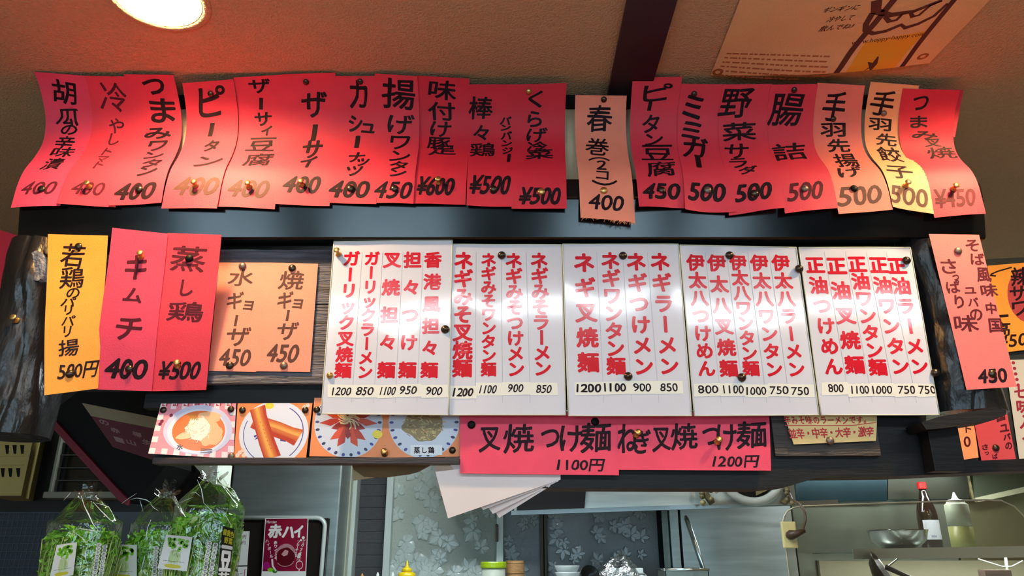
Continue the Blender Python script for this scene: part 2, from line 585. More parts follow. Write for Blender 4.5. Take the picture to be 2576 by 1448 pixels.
def tube_lamp(x0, x1, y0, y1, power, label, group, z=ZC, h=.045, pad=.012):
    e = empty('fluorescent_lamp', ((x0 + x1) / 2, (y0 + y1) / 2, z), label, 'lamp', group)
    under(MB().box((x0, y0, z - h), (x1, y1, z - .0005), ALU, min(.003, h * .2)).build('housing'), e)
    d = mat('diffuser_%.2f' % power, (240, 245, 245), 0.4, emit=COOL, estr=power)
    under(MB().box((x0 + pad, y0 + pad, z - h - .0012), (x1 - pad, y1 - pad, z - h - .0002), d).build('diffuser'), e)
tube_lamp(-.75, .45, -.04, .18, P_TUBE, 'long white fluorescent ceiling lamp over the guest counter, beside the dark ceiling board', 'fluorescent lamps')
tube_lamp(.50, 1.55, -.04, .18, P_TUBE, 'long white fluorescent ceiling lamp over the guest counter, towards the side wall', 'fluorescent lamps')
tube_lamp(-.55, .45, 1.85, 1.97, P_KITCHEN * 1.3, 'slim fluorescent lamp on the kitchen ceiling behind the menu boards', 'fluorescent lamps', ZC - .052)

# ------------------------------------------------------------------ the dark timber frame over the counter
BF = 1.170                                  # front face of the upper beam
e = empty('timber_beam', (0, 1.22, .514), 'glossy black timber beam carrying the row of red menu strips', 'beam')
bz = [(1.172, .620), (BF, .612), (BF, .586), (BF + .003, .583), (BF + .0005, .580), (BF + .0165, .517), (BF + .020, .5145), (1.26, .5145), (1.26, .620)]
under(MB().prism([(-.845, y, z) for y, z in bz], (1.655, 0, 0), LACQUER).build('beam_body'), e)

def log_post(name, x, y, z0, z1, r, label, seed, knots):
    e = empty(name, (x, y, z0), label, 'post', 'black log posts of the counter frame')
    def fn(u, v):
        a = 2 * pi * u
        q = Vector((cos(a) * 1.3, sin(a) * 1.3, v * 3 + seed))
        rr = r * (1 + .10 * noise.noise(q) + .03 * noise.noise(q * 3.1))
        for ka, kv, ks, kh in knots:
            d = ((a - ka + pi) % (2 * pi) - pi) * r / ks
            dz = (v - kv) * (z1 - z0) / ks
            rr += kh * math.exp(-(d * d + dz * dz * .6))
        crack = ((a - (1.5 * pi + .25 * sin(seed) + .2 * sin(v * 5)) + pi) % (2 * pi) - pi)
        rr -= .006 * math.exp(-(crack / .05) ** 2)
        return Vector((x + rr * cos(a), y + rr * sin(a), z0 + (z1 - z0) * v))
    b = MB().grid(fn, 96, 60, LOGWOOD, closed_u=True)
    k0 = len(b.v)
    for v in (0, 1):
        b.add([fn(i / 96, v) for i in range(96)], [list(range(96))[::-1 if v == 0 else 1]], LOGWOOD)
    under(b.build('log', smooth=True), e)
    return e
lp = log_post('log_post', -.815, 1.235, .185, .5145, .060, 'black peeled log post with a pale knot, beside the orange paper strip', 1.0,
              [(4.85, .78, .03, .012), (4.75, .97, .04, .006), (4.3, .4, .05, .005)])
rp = log_post('log_post', .745, 1.245, .222, .5145, .064, 'black peeled log post behind the pink paper strip reading そば風味', 5.0,
              [(3.7, .95, .03, .012), (4.9, .96, .035, .006), (4.2, .3, .06, .004)])
# pale cut face of the knot
kn = [PY(92 + 24 * cos(a) * (1 if sin(a) < 0 else .9), 668 + 38 * sin(a), 1.168) for a in [2 * pi * k / 18 for k in range(18)]]
under(MB().prism(kn, (0, .02, 0), mat('grey_knot', (120, 122, 134), 0.42, 0, 0.5, 60, 1.0, 80)).build('knot'), lp)

# weathered planks behind the boards
def px_box(x0, x1, y0, y1, Y, d, m, bev=.001):
    """box whose front face covers the photo rectangle at depth Y"""
    ym, xm = (y0 + y1) / 2, (x0 + x1) / 2
    X0, X1 = PY(x0, ym, Y).x, PY(x1, ym, Y).x
    return MB().box((X0, Y, PY(xm, y1, Y).z), (X1, Y + d, PY(xm, y0, Y).z), m, bev)
e = empty('plank_panel', (0, 1.22, .27), 'weathered grey plank panel behind the white menu boards', 'panel')
for (a, b) in ((628, 764), (766, 964)):
    under(px_box(330, 2285, a, b, 1.214, .016, GREYPLANK, .0015).build('plank'), e)
# dark board behind: carries photos and banners
e = empty('timber_board', (0, 1.25, .145), 'dark timber board under the menu boards, carrying the food photos', 'board')
under(px_box(392, 2290, 634, 1026, 1.231, .022, BLACKMATT).build('board_body'), e)  # upper piece added as a dark filler behind the gap under the planks
under(px_box(392, 1286, 1027, 1160, 1.231, .022, BLACKMATT).build('board_body'), e)
under(px_box(383, 1155, 1150, 1166, 1.207, .024, mat('brown_ledge', (48, 36, 36), 0.5, 0, .3, 10, .2, 40, (1, 6, 10))).build('ledge'), e)
e = empty('timber_board', (.3, 1.25, .1), 'thick black lower timber beam under the red つけ麺 banners', 'beam')
pts = [(1290, 1034), (1290, 1227), (1905, 1229), (1985, 1222), (2040, 1206), (2062, 1199), (2260, 1197), (2640, 1180), (2640, 1150), (2420, 1160), (2330, 1165), (2330, 1034)]
under(MB().prism([PY(p[0], p[1], 1.2225) for p in pts], (0, .06, 0), BLACKMATT).build('beam_body'), e)
e2 = empty('timber_plank', (.5, 1.2, .15), 'short grey plank under the cream 激辛 notice', 'plank')
under(px_box(1944, 2208, 1030, 1146, 1.2145, .0078, mat('dull_plank', (62, 58, 56), .6, 0, .4, 8, .5, 30, (1, 6, 10)), .001).build('plank'), e2)
# protruding flat branch and lower post at the far end
bl = [PY(*p, 1.165) for p in [(2318, 1062), (2360, 1048), (2430, 1036), (2500, 1024), (2530, 1030), (2531, 1042), (2500, 1056), (2440, 1066), (2380, 1076), (2330, 1080)]]
tag(MB().prism(bl, (0, .05, 0), BLACKMATT).build('flat_branch'), 'black flattened branch jutting out at the foot of the log post', 'branch')
tag(px_box(2342, 2420, 1070, 1184, 1.19, .03, BLACKMATT, .001).build('lower_post'), 'short black square post under the flattened branch', 'post')

# board with further notices beyond the log post
e = empty('notice_board', (1.25, 1.5, .1), 'dark side board beyond the log post, hung with faded notices', 'board')
under(MB().prism([PY(p[0], p[1], 1.46) for p in [(2415, 655), (2700, 640), (2700, 1178), (2415, 1182)]], (0, .03, 0), mat('dark_teal_board', (40, 46, 46), .45, 0, .3, 6)).build('board_body'), e)

# ------------------------------------------------------------------ counter and pass shelf in front (mostly below the frame)
COUNTER = mat('counter_wood', (150, 96, 60), 0.4, 0, .25, 6, .1, 30, (1, 8, 8))
struct(MB().box((-2.2, .45, -.60), (2.2, 1.34, -.55), COUNTER, .004).build('floor_counter'))
struct(MB().box((-2.2, 1.30, FLOOR), (2.2, 1.34, -.60), WALLP).build('wall_counter'))
struct(MB().box((-2.2, 1.3405, FLOOR), (2.2, 1.66, -.16), WALLP).build('wall_pass'))
tag(MB().box((-2.2, 1.34, -.1598), (2.2, 1.68, -.13), COUNTER, .004).build('pass_shelf'), 'wooden pass shelf between guest counter and kitchen, under the sprout bags', 'shelf')

# ================================================================== PAPER STRIPS
def paper(name, rgb):
    return mat(name, rgb, 0.62, 0, 0.07, 24, 0.12, 500)
PAPERS = {
    'red': paper('red_paper', (231, 56, 76)), 'crimson': paper('crimson_paper', (220, 36, 58)), 'pink': paper('pink_red_paper', (236, 68, 98)),
    'salmon': paper('salmon_paper', (250, 146, 118)), 'peach': paper('peach_paper', (252, 166, 112)), 'orange': paper('orange_paper', (243, 158, 52)),
    'rose': paper('rose_paper', (252, 116, 112)), 'coral': paper('coral_paper', (244, 122, 104)),
}
WORD = {'red': 'red', 'crimson': 'crimson', 'pink': 'pinkish red', 'salmon': 'salmon', 'peach': 'peach', 'orange': 'orange', 'rose': 'rose pink', 'coral': 'coral'}
# side view of the hanging strips: from the ceiling, hollow in the middle, out over the beam (y, z)
PROF = [(1.085, .8150), (1.112, .8142), (1.138, .8110), (1.163, .7905), (1.186, .762), (1.196, .733), (1.196, .705), (1.186, .672), (1.170, .636), (1.1635, .604), (1.1625, .575), (1.1622, .545), (1.1618, .49)]
def cat_rom(P, t):
    n = len(P) - 1
    x = min(max(t, 0), 1) * n
    i = min(int(x), n - 1)
    f = x - i
    p0, p1, p2, p3 = P[max(i - 1, 0)], P[i], P[i + 1], P[min(i + 2, n)]
    return tuple(.5 * (2 * b + (c - a) * f + (2 * a - 5 * b + 4 * c - d) * f * f + (3 * b - a - 3 * c + d) * f ** 3) for a, b, c, d in zip(p0, p1, p2, p3))
NP = 240
PR = [cat_rom(PROF, i / NP) for i in range(NP + 1)]
PRY = [proj(Vector((0, y, z)))[1] for y, z in PR]
def prof_at(py, amp=1.0, dy=0.0):
    i = next((k for k in range(NP + 1) if PRY[k] >= py), NP)
    i = max(1, i)
    f = (py - PRY[i - 1]) / max(1e-6, PRY[i] - PRY[i - 1])
    y = PR[i - 1][0] + (PR[i][0] - PR[i - 1][0]) * f
    z = PR[i - 1][1] + (PR[i][1] - PR[i - 1][1]) * f
    return y, z
def arc_index(py):
    i = max(1, next((k for k in range(NP + 1) if PRY[k] >= py), NP))
    return i - 1 + (py - PRY[i - 1]) / max(1e-6, PRY[i] - PRY[i - 1])
ARC = [0.0]
for i in range(NP):
    ARC.append(ARC[-1] + sqrt((PR[i + 1][0] - PR[i][0]) ** 2 + (PR[i + 1][1] - PR[i][1]) ** 2))
def at_arc(s):
    lo = next((k for k in range(NP) if ARC[k + 1] >= s), NP - 1)
    f = (s - ARC[lo]) / (ARC[lo + 1] - ARC[lo])
    return tuple(PR[lo][j] + (PR[lo + 1][j] - PR[lo][j]) * f for j in (0, 1))
def arc_of(py):
    x = arc_index(py)
    i = int(x)
    return ARC[i] + (ARC[min(i + 1, NP)] - ARC[i]) * (x - i)

def hung_strip(c, off, amp, curl, seed):
    """c = (TLx,TLy,TRx,TRy,BLx,BLy,BRx,BRy) photo pixels"""
    (tlx, tly, trx, tr_y, blx, bly, brx, bry) = c
    sL0, sR0, sL1, sR1 = arc_of(tly), arc_of(tr_y), arc_of(bly), arc_of(bry)
    def X(px, s):
        y, z = at_arc(s)
        return px, y, z
    def world_x(px, s):
        y, z = at_arc(s)
        return (px - 1288) / F_PX * (y * CP + z * SP)
    XTL, XTR, XBL, XBR = world_x(tlx, sL0), world_x(trx, sR0), world_x(blx, sL1), world_x(brx, sR1)
    def fn(u, v):
        s = (sL0 + (sR0 - sL0) * u) * (1 - v) + (sL1 + (sR1 - sL1) * u) * v
        y, z = at_arc(s)
        g = math.exp(-((v - .45) / .2) ** 2)
        a_, b_ = at_arc(max(s - .003, 0)), at_arc(min(s + .003, ARC[-1]))
        ty, tz = b_[0] - a_[0], b_[1] - a_[1]
        L_ = sqrt(ty * ty + tz * tz)
        y, z = y + off * tz / L_, z - off * ty / L_          # stacked papers keep their own layer
        y += amp * g * .012 - curl * (v ** 6) * .012 * (0.4 + sin(u * 3 + seed)) - .0004 * sin(u * 5 + seed) * v
        x = (XTL + (XTR - XTL) * u) * (1 - v) + (XBL + (XBR - XBL) * u) * v
        return Vector((x, y, z))
    return Sheet(fn, 6, 36)

# corners, paper, ink, dish characters (char, x, y, w, h in photo pixels), price text + its box, bend, curl
UP = [
 ('胡瓜の辛味漬', (85,181,228,192,28,523,152,518), 'pink', INK, '胡,162,232,58,60 瓜,172,294,56,42 の,174,327,38,24 辛,164,358,46,30 味,159,383,56,24 漬,133,412,46,26', .03, '400', (99,473,84,32), INK_BROWN, .02),
 ('冷やしトマト', (214,190,330,192,147,515,290,521), 'red', INK_BROWN, '冷,286,244,64,74 や,292,317,38,36 し,288,350,24,30 ト,271,381,20,18 マ,257,400,26,14 ト,250,414,20,16', .022, '400', (222,473,78,32), INK_BROWN, .02),
 ('つまみワンタン', (312,185,436,187,275,518,408,512), 'red', INK, 'つ,387,218,54,38 ま,410,278,60,58 み,398,336,66,26 ワ,396,367,44,24 ン,387,391,44,16 タ,381,410,44,20 ン,371,429,44,20', .05, '400', (340,480,96,40), INK, .05),
 ('ピータン', (460,208,588,198,407,525,549,528), 'red', INK, 'ピ,534,255,64,74 ー,532,327,9,32 タ,532,367,32,26 ン,526,406,60,22', .045, '400', (495,468,106,44), INK_GREY, .035),
 ('ザーサイ豆腐', (587,195,711,188,548,521,691,526), 'red', INK, 'ザ,653,216,54,34 ー,657,261,8,28 サ,661,300,42,32 イ,671,329,24,24 豆,659,364,72,32 腐,650,402,68,30', .035, '400', (625,474,100,42), INK_GREY, .03),
 ('ザーサイ', (710,186,843,182,690,515,829,518), 'red', INK, 'ザ,791,263,60,64 ー,791,334,10,40 サ,785,377,46,40 イ,775,406,36,26', .05, '400', (760,463,90,40), INK, .04),
 ('カシューナッツ', (842,190,948,190,828,510,948,516), 'red', INK, 'カ,902,236,42,70 シ,895,311,34,40 ュ,926,323,32,22 ー,899,358,9,28 ナ,897,396,38,24 ッ,912,408,28,18 ツ,891,429,40,24', .045, '400', (879,475,96,42), INK, .04),
 ('揚げワンタン', (943,182,1050,190,928,512,1041,516), 'red', INK, '揚,1005,236,82,76 げ,1008,313,64,50 ワ,1006,360,48,32 ン,1006,394,46,24 タ,1003,416,42,20 ン,1001,435,40,16', .04, '450', (990,478,92,42), INK, .025),
 ('味付け豚足', (1048,190,1181,198,1037,514,1171,514), 'crimson', INK, '味,1113,226,68,46 付,1111,280,64,46 け,1109,325,48,36 豚,1104,360,58,28 足,1113,378,66,22', .035, '¥600', (1096,467,90,44), INK, .035),
 ('棒々鶏', (1178,212,1298,212,1174,518,1291,520), 'crimson', INK, '棒,1210,271,58,54 々,1210,334,36,38 鶏,1214,377,62,32 バ,1272,303,26,20 ン,1273,321,24,14 バ,1274,341,26,20 ン,1275,361,24,14 ジ,1277,379,24,16 ー,1280,398,5,18', .035, '¥500', (1233,463,98,46), INK, .035),
 ('くらげ冷菜', (1296,212,1425,208,1287,525,1425,528), 'crimson', INK, 'く,1347,249,34,40 ら,1345,300,34,40 げ,1351,340,48,34 冷,1351,368,50,22 菜,1357,388,66,24', .035, '¥500', (1359,492,102,42), INK, .04),
 ('春巻', (1447,238,1576,240,1460,550,1597,562), 'salmon', INK, '春,1507,298,64,64 巻,1504,371,58,42 （,1507,400,54,9 ２,1513,415,22,22 コ,1515,441,30,20 ）,1521,460,62,13', .025, '400', (1525,510,86,38), INK, .025),
 ('ピータン豆腐', (1592,195,1716,193,1605,527,1739,520), 'red', INK, 'ピ,1654,232,72,40 ー,1635,265,8,26 タ,1637,311,42,46 ン,1645,352,44,28 豆,1654,385,78,36 腐,1662,423,72,34', .035, '450', (1664,480,92,38), INK, .045),
 ('ミミガー', (1714,210,1824,212,1723,528,1851,535), 'red', INK, 'ミ,1743,269,46,58 ミ,1739,329,48,44 ガ,1749,373,60,46 ー,1757,406,8,26', .05, '500', (1780,481,88,44), INK, .045),
 ('野菜サラダ', (1818,212,1942,210,1835,540,1969,531), 'red', INK, '野,1851,259,78,70 菜,1859,332,82,46 サ,1853,381,58,34 ラ,1857,410,44,22 ダ,1882,427,48,18', .035, '500', (1896,483,88,42), INK, .045),
 ('腸詰', (1938,212,2056,210,1972,540,2106,525), 'red', INK, '腸,1977,276,82,78 詰,1985,383,82,40', .035, '500', (2027,481,86,44), INK_BROWN, .03),
 ('手羽先揚げ', (2056,208,2176,215,2108,540,2247,526), 'coral', INK, '手,2099,267,56,70 羽,2095,327,60,34 先,2110,367,54,32 揚,2128,404,58,32 げ,2139,431,62,24', .035, '500', (2164,491,106,46), INK_GREY, .03),
 ('手羽先餃子', (2190,205,2312,215,2246,520,2347,540), 'peach', INK, '手,2220,259,58,60 羽,2213,313,54,30 先,2230,352,50,30 餃,2238,390,60,36 子,2263,431,64,32', .03, '500', (2288,493,92,46), INK_GREY, .025),
 ('つまみ叉焼', (2270,222,2414,226,2350,548,2476,540), 'crimson', INK, 'つ,2315,259,38,34 ま,2311,307,42,30 み,2327,340,62,18 叉,2346,360,42,20 焼,2367,385,70,28', .03, '¥450', (2402,498,100,44), INK_BROWN, .028),
]
ROM = {'胡瓜の辛味漬': 'spicy cucumber', '冷やしトマト': 'chilled tomato', 'つまみワンタン': 'snack wonton', 'ピータン': 'century egg', 'ザーサイ豆腐': 'zasai tofu', 'ザーサイ': 'zasai pickle', 'カシューナッツ': 'cashew nuts', '揚げワンタン': 'fried wonton', '味付け豚足': 'seasoned pork trotter', '棒々鶏': 'bang-bang chicken', 'くらげ冷菜': 'jellyfish salad', '春巻': 'spring roll', 'ピータン豆腐': 'century egg tofu', 'ミミガー': 'mimiga', '野菜サラダ': 'vegetable salad', '腸詰': 'sausage', '手羽先揚げ': 'fried chicken wings', '手羽先餃子': 'chicken wing gyoza', 'つまみ叉焼': 'snack char siu', '若鶏のパリパリ揚': 'crispy chicken', 'キムチ': 'kimchi', '蒸し鶏': 'steamed chicken', '水ギョーザ': 'boiled gyoza', '焼ギョーザ': 'fried gyoza', 'そば風味中国ユバのさっぱり味': 'soba-flavoured yuba', '叉焼つけ麺': 'char siu tsukemen', 'ねぎ叉焼つけ麺': 'leek char siu tsukemen', 'ガーリック': 'garlic', 'ネギみそ': 'leek-miso', 'ネギ': 'plain leek', '伊太八': 'itahachi', '正油': 'soy sauce'}
SHEETS = {}
for i, (txt, c, col, ink, spec, bold, price, pb, pink, pbold) in enumerate(UP):
    amp = 1.0 if i > 14 else (0.3 if i > 11 else 0.2)
    curl = .7 if i in (12, 13, 14) else 0.2
    sh = hung_strip(c, .0011 * (i % 4), amp, curl, i * 1.7)
    o = sh.build('menu_strip', PAPERS[col])
    tag(o, '%s paper strip for %s, handwritten %s %s, hung over the beam' % (WORD[col], ROM[txt], txt, price), 'menu strip', 'paper menu strips over the beam')
    k = Ink(sh); k.chars(spec, ink, bold); k.build('dish_name', o, cuts=44)
    k = Ink(sh); k.text(price, *pb, pink, pbold, shear=.22, seed=i, wob=.04); k.build('price', o, cuts=44)
    SHEETS[txt] = sh
# dark red paper folded back behind the last strip
sh = flat_sheet([(2345,224),(2424,226),(2402,345),(2345,340)], (1.192, 1.192, 1.206, 1.206), 4, 6)
o = sh.build('paper_scrap', PAPERS['crimson'])
tag(o, 'folded crimson paper scrap behind the snack char siu strip', 'paper scrap')
# frayed fibres on the torn lower edge of the spring roll strip
sh = SHEETS['春巻']
fb = MB()
for k in range(40):
    u = .55 + .45 * random.random() if k > 8 else random.random()
    p = sh.fn(u, 1.0)
    q = p + Vector((random.uniform(-.006, .006), random.uniform(-.002, .002), -random.uniform(.001, .006)))
    fb.tube([p, (p + q) / 2 + Vector((random.uniform(-.002, .002), -.001, 0)), q], .0003, PAPERS['peach'], 4)
tag(fb.build('frayed_edge', sh.obj), kind='stuff')

# strips pinned lower down and elsewhere
LOW = [
 ('若鶏のパリパリ揚', [(120,588),(271,592),(246,976),(110,993)], (1.163,1.163,1.196,1.165), 'orange', INK, '若,183,642,58,58 鶏,181,698,58,54 の,183,737,32,24 パ,172,759,36,22 リ,172,780,18,24 パ,172,806,32,24 リ,169,834,18,26 揚,172,874,50,40', .022, '500円', (196,931,98,42), INK, .022, 'pinned to the black log post'),
 ('キムチ', [(282,572),(422,587),(381,983),(232,978)], (1.157,1.159,1.200,1.198), 'pink', INK_BROWN, 'キ,343,673,52,60 ム,336,743,46,34 チ,325,827,64,56', .05, '400', (318,927,102,48), INK, .045, 'beside the orange strip'),
 ('蒸し鶏', [(421,585),(557,590),(518,980),(380,983)], (1.1605,1.163,1.206,1.2025), 'red', INK_BROWN, '蒸,474,651,86,62 し,470,723,30,40 鶏,467,784,88,48', .035, '¥500', (452,931,102,44), INK, .035, 'beside the キムチ strip'),
 ('水ギョーザ', [(551,660),(677,660),(644,935),(525,932)], (1.211,1.211,1.211,1.211), 'salmon', INK_GREY, '水,607,698,64,38 ギ,592,755,38,44 ョ,625,768,22,22 ー,594,806,5,26 ザ,600,847,56,46', .03, '450', (591,899,76,42), INK_GREY, .03, 'on the weathered plank'),
 ('焼ギョーザ', [(676,660),(800,663),(780,935),(643,933)], (1.2105,1.2105,1.2105,1.2105), 'salmon', INK_GREY, '焼,734,705,62,44 ギ,718,754,36,44 ョ,749,764,22,22 ー,724,793,5,26 ザ,724,833,50,44', .03, '450', (711,888,78,44), INK_GREY, .03, 'on the weathered plank'),
 ('そば風味中国ユバのさっぱり味', [(2337,588),(2463,590),(2558,972),(2432,980)], (1.172,1.172,1.172,1.172), 'rose', INK_BROWN, 'そ,2446,617,32,28 ば,2459,651,34,28 風,2474,691,34,36 味,2488,730,42,32 中,2493,775,24,28 国,2504,818,32,34 ユ,2441,730,28,15 バ,2448,759,26,22 の,2456,791,30,28 さ,2387,669,38,34 っ,2404,698,16,14 ぱ,2398,721,34,30 り,2413,759,22,32 味,2429,813,58,40', .03, '450', (2497,945,72,34), INK, .04, 'pinned to the black log post'),
]
for i, (txt, c, Ys, col, ink, spec, bold, price, pb, pink, pbold, where) in enumerate(LOW):
    sh = flat_sheet(c, Ys, 5, 22, bow=.0, wave=.0022 if i < 3 else .0004, ph=.4)
    o = sh.build('menu_strip', PAPERS[col])
    tag(o, '%s paper strip for %s, handwritten %s %s, %s' % (WORD[col], ROM[txt], txt, price, where), 'menu strip', 'paper menu strips below the beam')
    for part in (spec.split() if i == 1 else [spec]):
        k = Ink(sh); k.chars(part, ink, bold); k.build('character' if i == 1 else 'dish_name', o, cuts=24)
    k = Ink(sh); k.text(price, *pb, pink, pbold, shear=.18, seed=i, wob=.04); k.build('price', o, cuts=24)
    SHEETS[txt] = sh

# wide red banners
BAN = [
 ('叉焼つけ麺', [(1157,1036),(1556,1036),(1557,1195),(1157,1190)], 1.2175, '叉,1232,1105,52,60 焼,1305,1102,74,70 つ,1384,1102,44,44 け,1437,1103,54,64 麺,1499,1100,76,70', '1100円', (1461,1169,114,30)),
 ('ねぎ叉焼つけ麺', [(1552,1036),(1935,1036),(1940,1183),(1557,1181)], 1.2168, 'ね,1579,1102,48,70 ぎ,1616,1110,42,58 叉,1664,1105,44,58 焼,1721,1097,64,64 つ,1789,1097,42,42 け,1828,1100,48,64 麺,1891,1093,74,64', '1200円', (1851,1160,112,30)),
]
for i, (txt, c, Y, spec, price, pb) in enumerate(BAN):
    sh = flat_sheet(c, (Y, Y, Y - .006, Y - .006), 12, 10, wave=.0008, ph=i)
    o = sh.build('paper_banner', PAPERS['pink'])
    tag(o, 'wide red paper banner for %s, handwritten %s %s' % (ROM[txt], txt, price), 'banner', 'red paper banners')
    for part in spec.split():
        k = Ink(sh); k.chars(part, INK, .042, .05); k.build('character', o, cuts=10, ucuts=12)
    k = Ink(sh); k.text(price, *pb, INK, .03, shear=.15, seed=i, wob=.03); k.build('price', o, cuts=10, ucuts=12)
    SHEETS[txt] = sh

# ------------------------------------------------------------------ laminated white menu boards
LAM = mat('laminated_white', (214, 214, 224), 0.13, 0, 0.03, 12, 0.0, coat=0.7)
EDGE = mat('clear_laminate_edge', (206, 206, 186), 0.2)
STICK = mat('cream_sticker', (228, 226, 214), 0.55)
LINE = mat('pale_rule', (168, 170, 180), 0.4)
BOARDS = [
 ('ガーリック', [(840,607),(1138,604),(1128,1043),(808,1040)], 1.1945, [
   ('ガーリック叉焼麺',884,650,863,931,36), ('ガーリックラーメン',936,650,918,935,33), ('叉焼担々麺',987,653,972,930,38), ('担々つけ麺',1038,653,1025,930,38), ('香港風担々麺',1089,653,1080,930,37)],
   [('1200',860,984,46),('850',918,983,42),('1100',976,983,38),('950',1027,981,42),('900',1092,983,40)]),
 ('ネギみそ', [(1137,614),(1412,615),(1423,1043),(1129,1043)], 1.1970, [
   ('ネギみそ叉焼麺',1166,655,1163,925,42), ('ネギみそワンタン麺',1229,653,1229,928,33), ('ネギみそつけメン',1292,655,1298,928,37), ('ネギみそラーメン',1356,655,1365,926,38)],
   [('1200',1166,986,48),('1100',1228,979,42),('900',1297,976,38),('850',1368,978,38)]),
 ('ネギ', [(1415,614),(1706,614),(1740,1045),(1430,1045)], 1.1960, [
   ('ネギ叉焼麺',1469,660,1480,911,46), ('ネギワンタン麺',1535,655,1550,920,41), ('ネギつけメン',1600,658,1619,921,43), ('ネギラーメン',1660,658,1683,920,43)],
   [('1200',1481,976,62),('1100',1547,974,54),('900',1615,974,44),('850',1683,974,44)]),
 ('伊太八', [(1710,616),(2003,622),(2060,1043),(1747,1045)], 1.1965, [
   ('伊太八つけめん',1750,660,1777,926,38), ('伊太八叉焼麺',1803,661,1833,926,39), ('伊太八ワンタン麺',1857,660,1889,926,36), ('伊太八ワンタン',1910,661,1947,928,38), ('伊太八ラーメン',1964,661,2003,928,38)],
   [('800',1781,979,50),('1100',1845,979,50),('1000',1903,983,50),('750',1960,981,46),('750',2013,983,44)]),
 ('正油', [(2010,622),(2290,622),(2363,1043),(2066,1043)], 1.1955, [
   ('正油つけめん',2050,666,2096,921,40), ('正油叉焼麺',2104,668,2150,917,42), ('正油ワンタン麺',2156,664,2208,923,39), ('正油ワンタン',2210,666,2264,921,40), ('正油ラーメン',2256,668,2312,921,40)],
   [('800',2102,976,38),('1100',2164,980,44),('1000',2219,980,48),('750',2280,980,42),('750',2332,980,42)]),
]
for i, (nm, c, Y, cols, prices) in enumerate(BOARDS):
    sh = flat_sheet(c, (Y, Y, Y, Y), 24, 36, wave=.0007, ph=i * 2.1, back=.0016)
    base_fn = sh.fn
    def fn(u, v, f=base_fn, s=i):
        p = f(u, v)
        p.y += .00055 * sin(u * 9 + s * 2.0 + 2.2 * sin(v * 5 + s)) * (0.5 + 0.5 * sin(u * 4 + s))
        return p
    sh.fn = fn
    o = sh.build('menu_board', LAM)
    tag(o, 'laminated white menu board of %s noodles in red %s print' % (ROM[nm], nm), 'menu board', 'white noodle menu boards')
    # yellowed laminate lip round the sheet
    rim = MB()
    for (a, b) in (((0, 0), (1, 0)), ((1, 0), (1, 1)), ((1, 1), (0, 1)), ((0, 1), (0, 0))):
        P = [sh.fn(a[0] + (b[0] - a[0]) * t / 12, a[1] + (b[1] - a[1]) * t / 12) for t in range(13)]
        rim.tube(P, .0011, EDGE, 6)
    rim.build('laminate_edge', o, smooth=True)
    for (s, x0, y0, x1, y1, size) in cols:
        k = Ink(sh); 
        if i == 0 and len(s) < 7:                  # widely spaced: one piece for each character
            for q, ch in enumerate(s):
                t = q / (len(s) - 1)
                k = Ink(sh); k.column(ch, x0 + (x1 - x0) * t, y0 + (y1 - y0) * t, x1, y1, size * 1.12, PRINT_RED, .042, sx=1.08); k.build('character', o, cuts=20, ucuts=12)
            continue
        k.column(s, x0, y0, x1, y1, size * 1.12, PRINT_RED, .042, sx=1.08); k.build('dish_name', o, cuts=20, ucuts=12)
    # ruled lines between the columns
    k = Ink(sh)
    for a, b in zip(cols, cols[1:]):
        xm0, xm1 = (a[1] + b[1]) / 2, (a[3] + b[3]) / 2
        sl = (xm1 - xm0) / 270.0
        k.stroke([(xm0 - 20 * sl, 634), (xm0, 655), (xm1, 925), (xm1 + 85 * sl, 1012)], .0006, LINE, uv=False)
    k.build('ruled_line', o, cuts=20, ucuts=12)
    # price stickers
    for j, (s, x, y, w) in enumerate(prices):
        xa = (prices[j - 1][1] + x) / 2 if j else x - 36
        xb = (prices[j + 1][1] + x) / 2 if j < len(prices) - 1 else x + 34
        e0 = random.uniform(-2, 2)
        k = Ink(sh)
        k.poly([(xa, y - 16 + e0), (xb, y - 16), (xb + 2, y + 16), (xa + 1, y + 17 + e0)], STICK, uv=False)
        st = k.build('price_sticker', o, cuts=20, ucuts=12, base=.0004, clip=True)
        k = Ink(sh)
        k.text(s, x, y, w, 20, INK, .045 if i == 2 and j < 2 or i == 1 and j == 0 else .022, shear=.2 if i < 2 else .05, seed=j + i, wob=.05)
        k.build('price', st, cuts=20, ucuts=12, base=.00055)
    SHEETS['board%d' % i] = sh

# cream notice about spiciness, tucked behind the boards
sh = flat_sheet([(1952,985),(2207,985),(2204,1108),(1997,1117)], (1.2115, 1.2115, 1.209, 1.209), 12, 10, wave=.0015)
o = sh.build('spice_notice', mat('aged_cream_paper', (232, 204, 140), .6, 0, .2, 9, .2, 200))
tag(o, 'aged cream paper notice with red writing 並辛・中辛・大辛・激辛 below the menu boards', 'notice')
k = Ink(sh)
for j, ch in enumerate('辛みそ味のラーメンです。'):
    k.text(ch, 1980 + 18.2 * j, 1056, 17, 21, MARK_RED, .035, em=True, seed=j, wob=.06)
for j, ch in enumerate('並辛・中辛・大辛・激辛'):
    k.text(ch, 1994 + 19.4 * j, 1090 - .5 * j, 21, 27, MARK_RED, .035, em=True, seed=j, wob=.06)
k.stroke([(1975, 1069), (2080, 1070), (2150, 1069), (2204, 1062)], .0012, MARK_RED, uv=False)
k.text('ニ', 2064, 1012, 10, 14, MARK_RED, .06)
k.build('writing', o, cuts=10, ucuts=12)
SHEETS['spice'] = sh

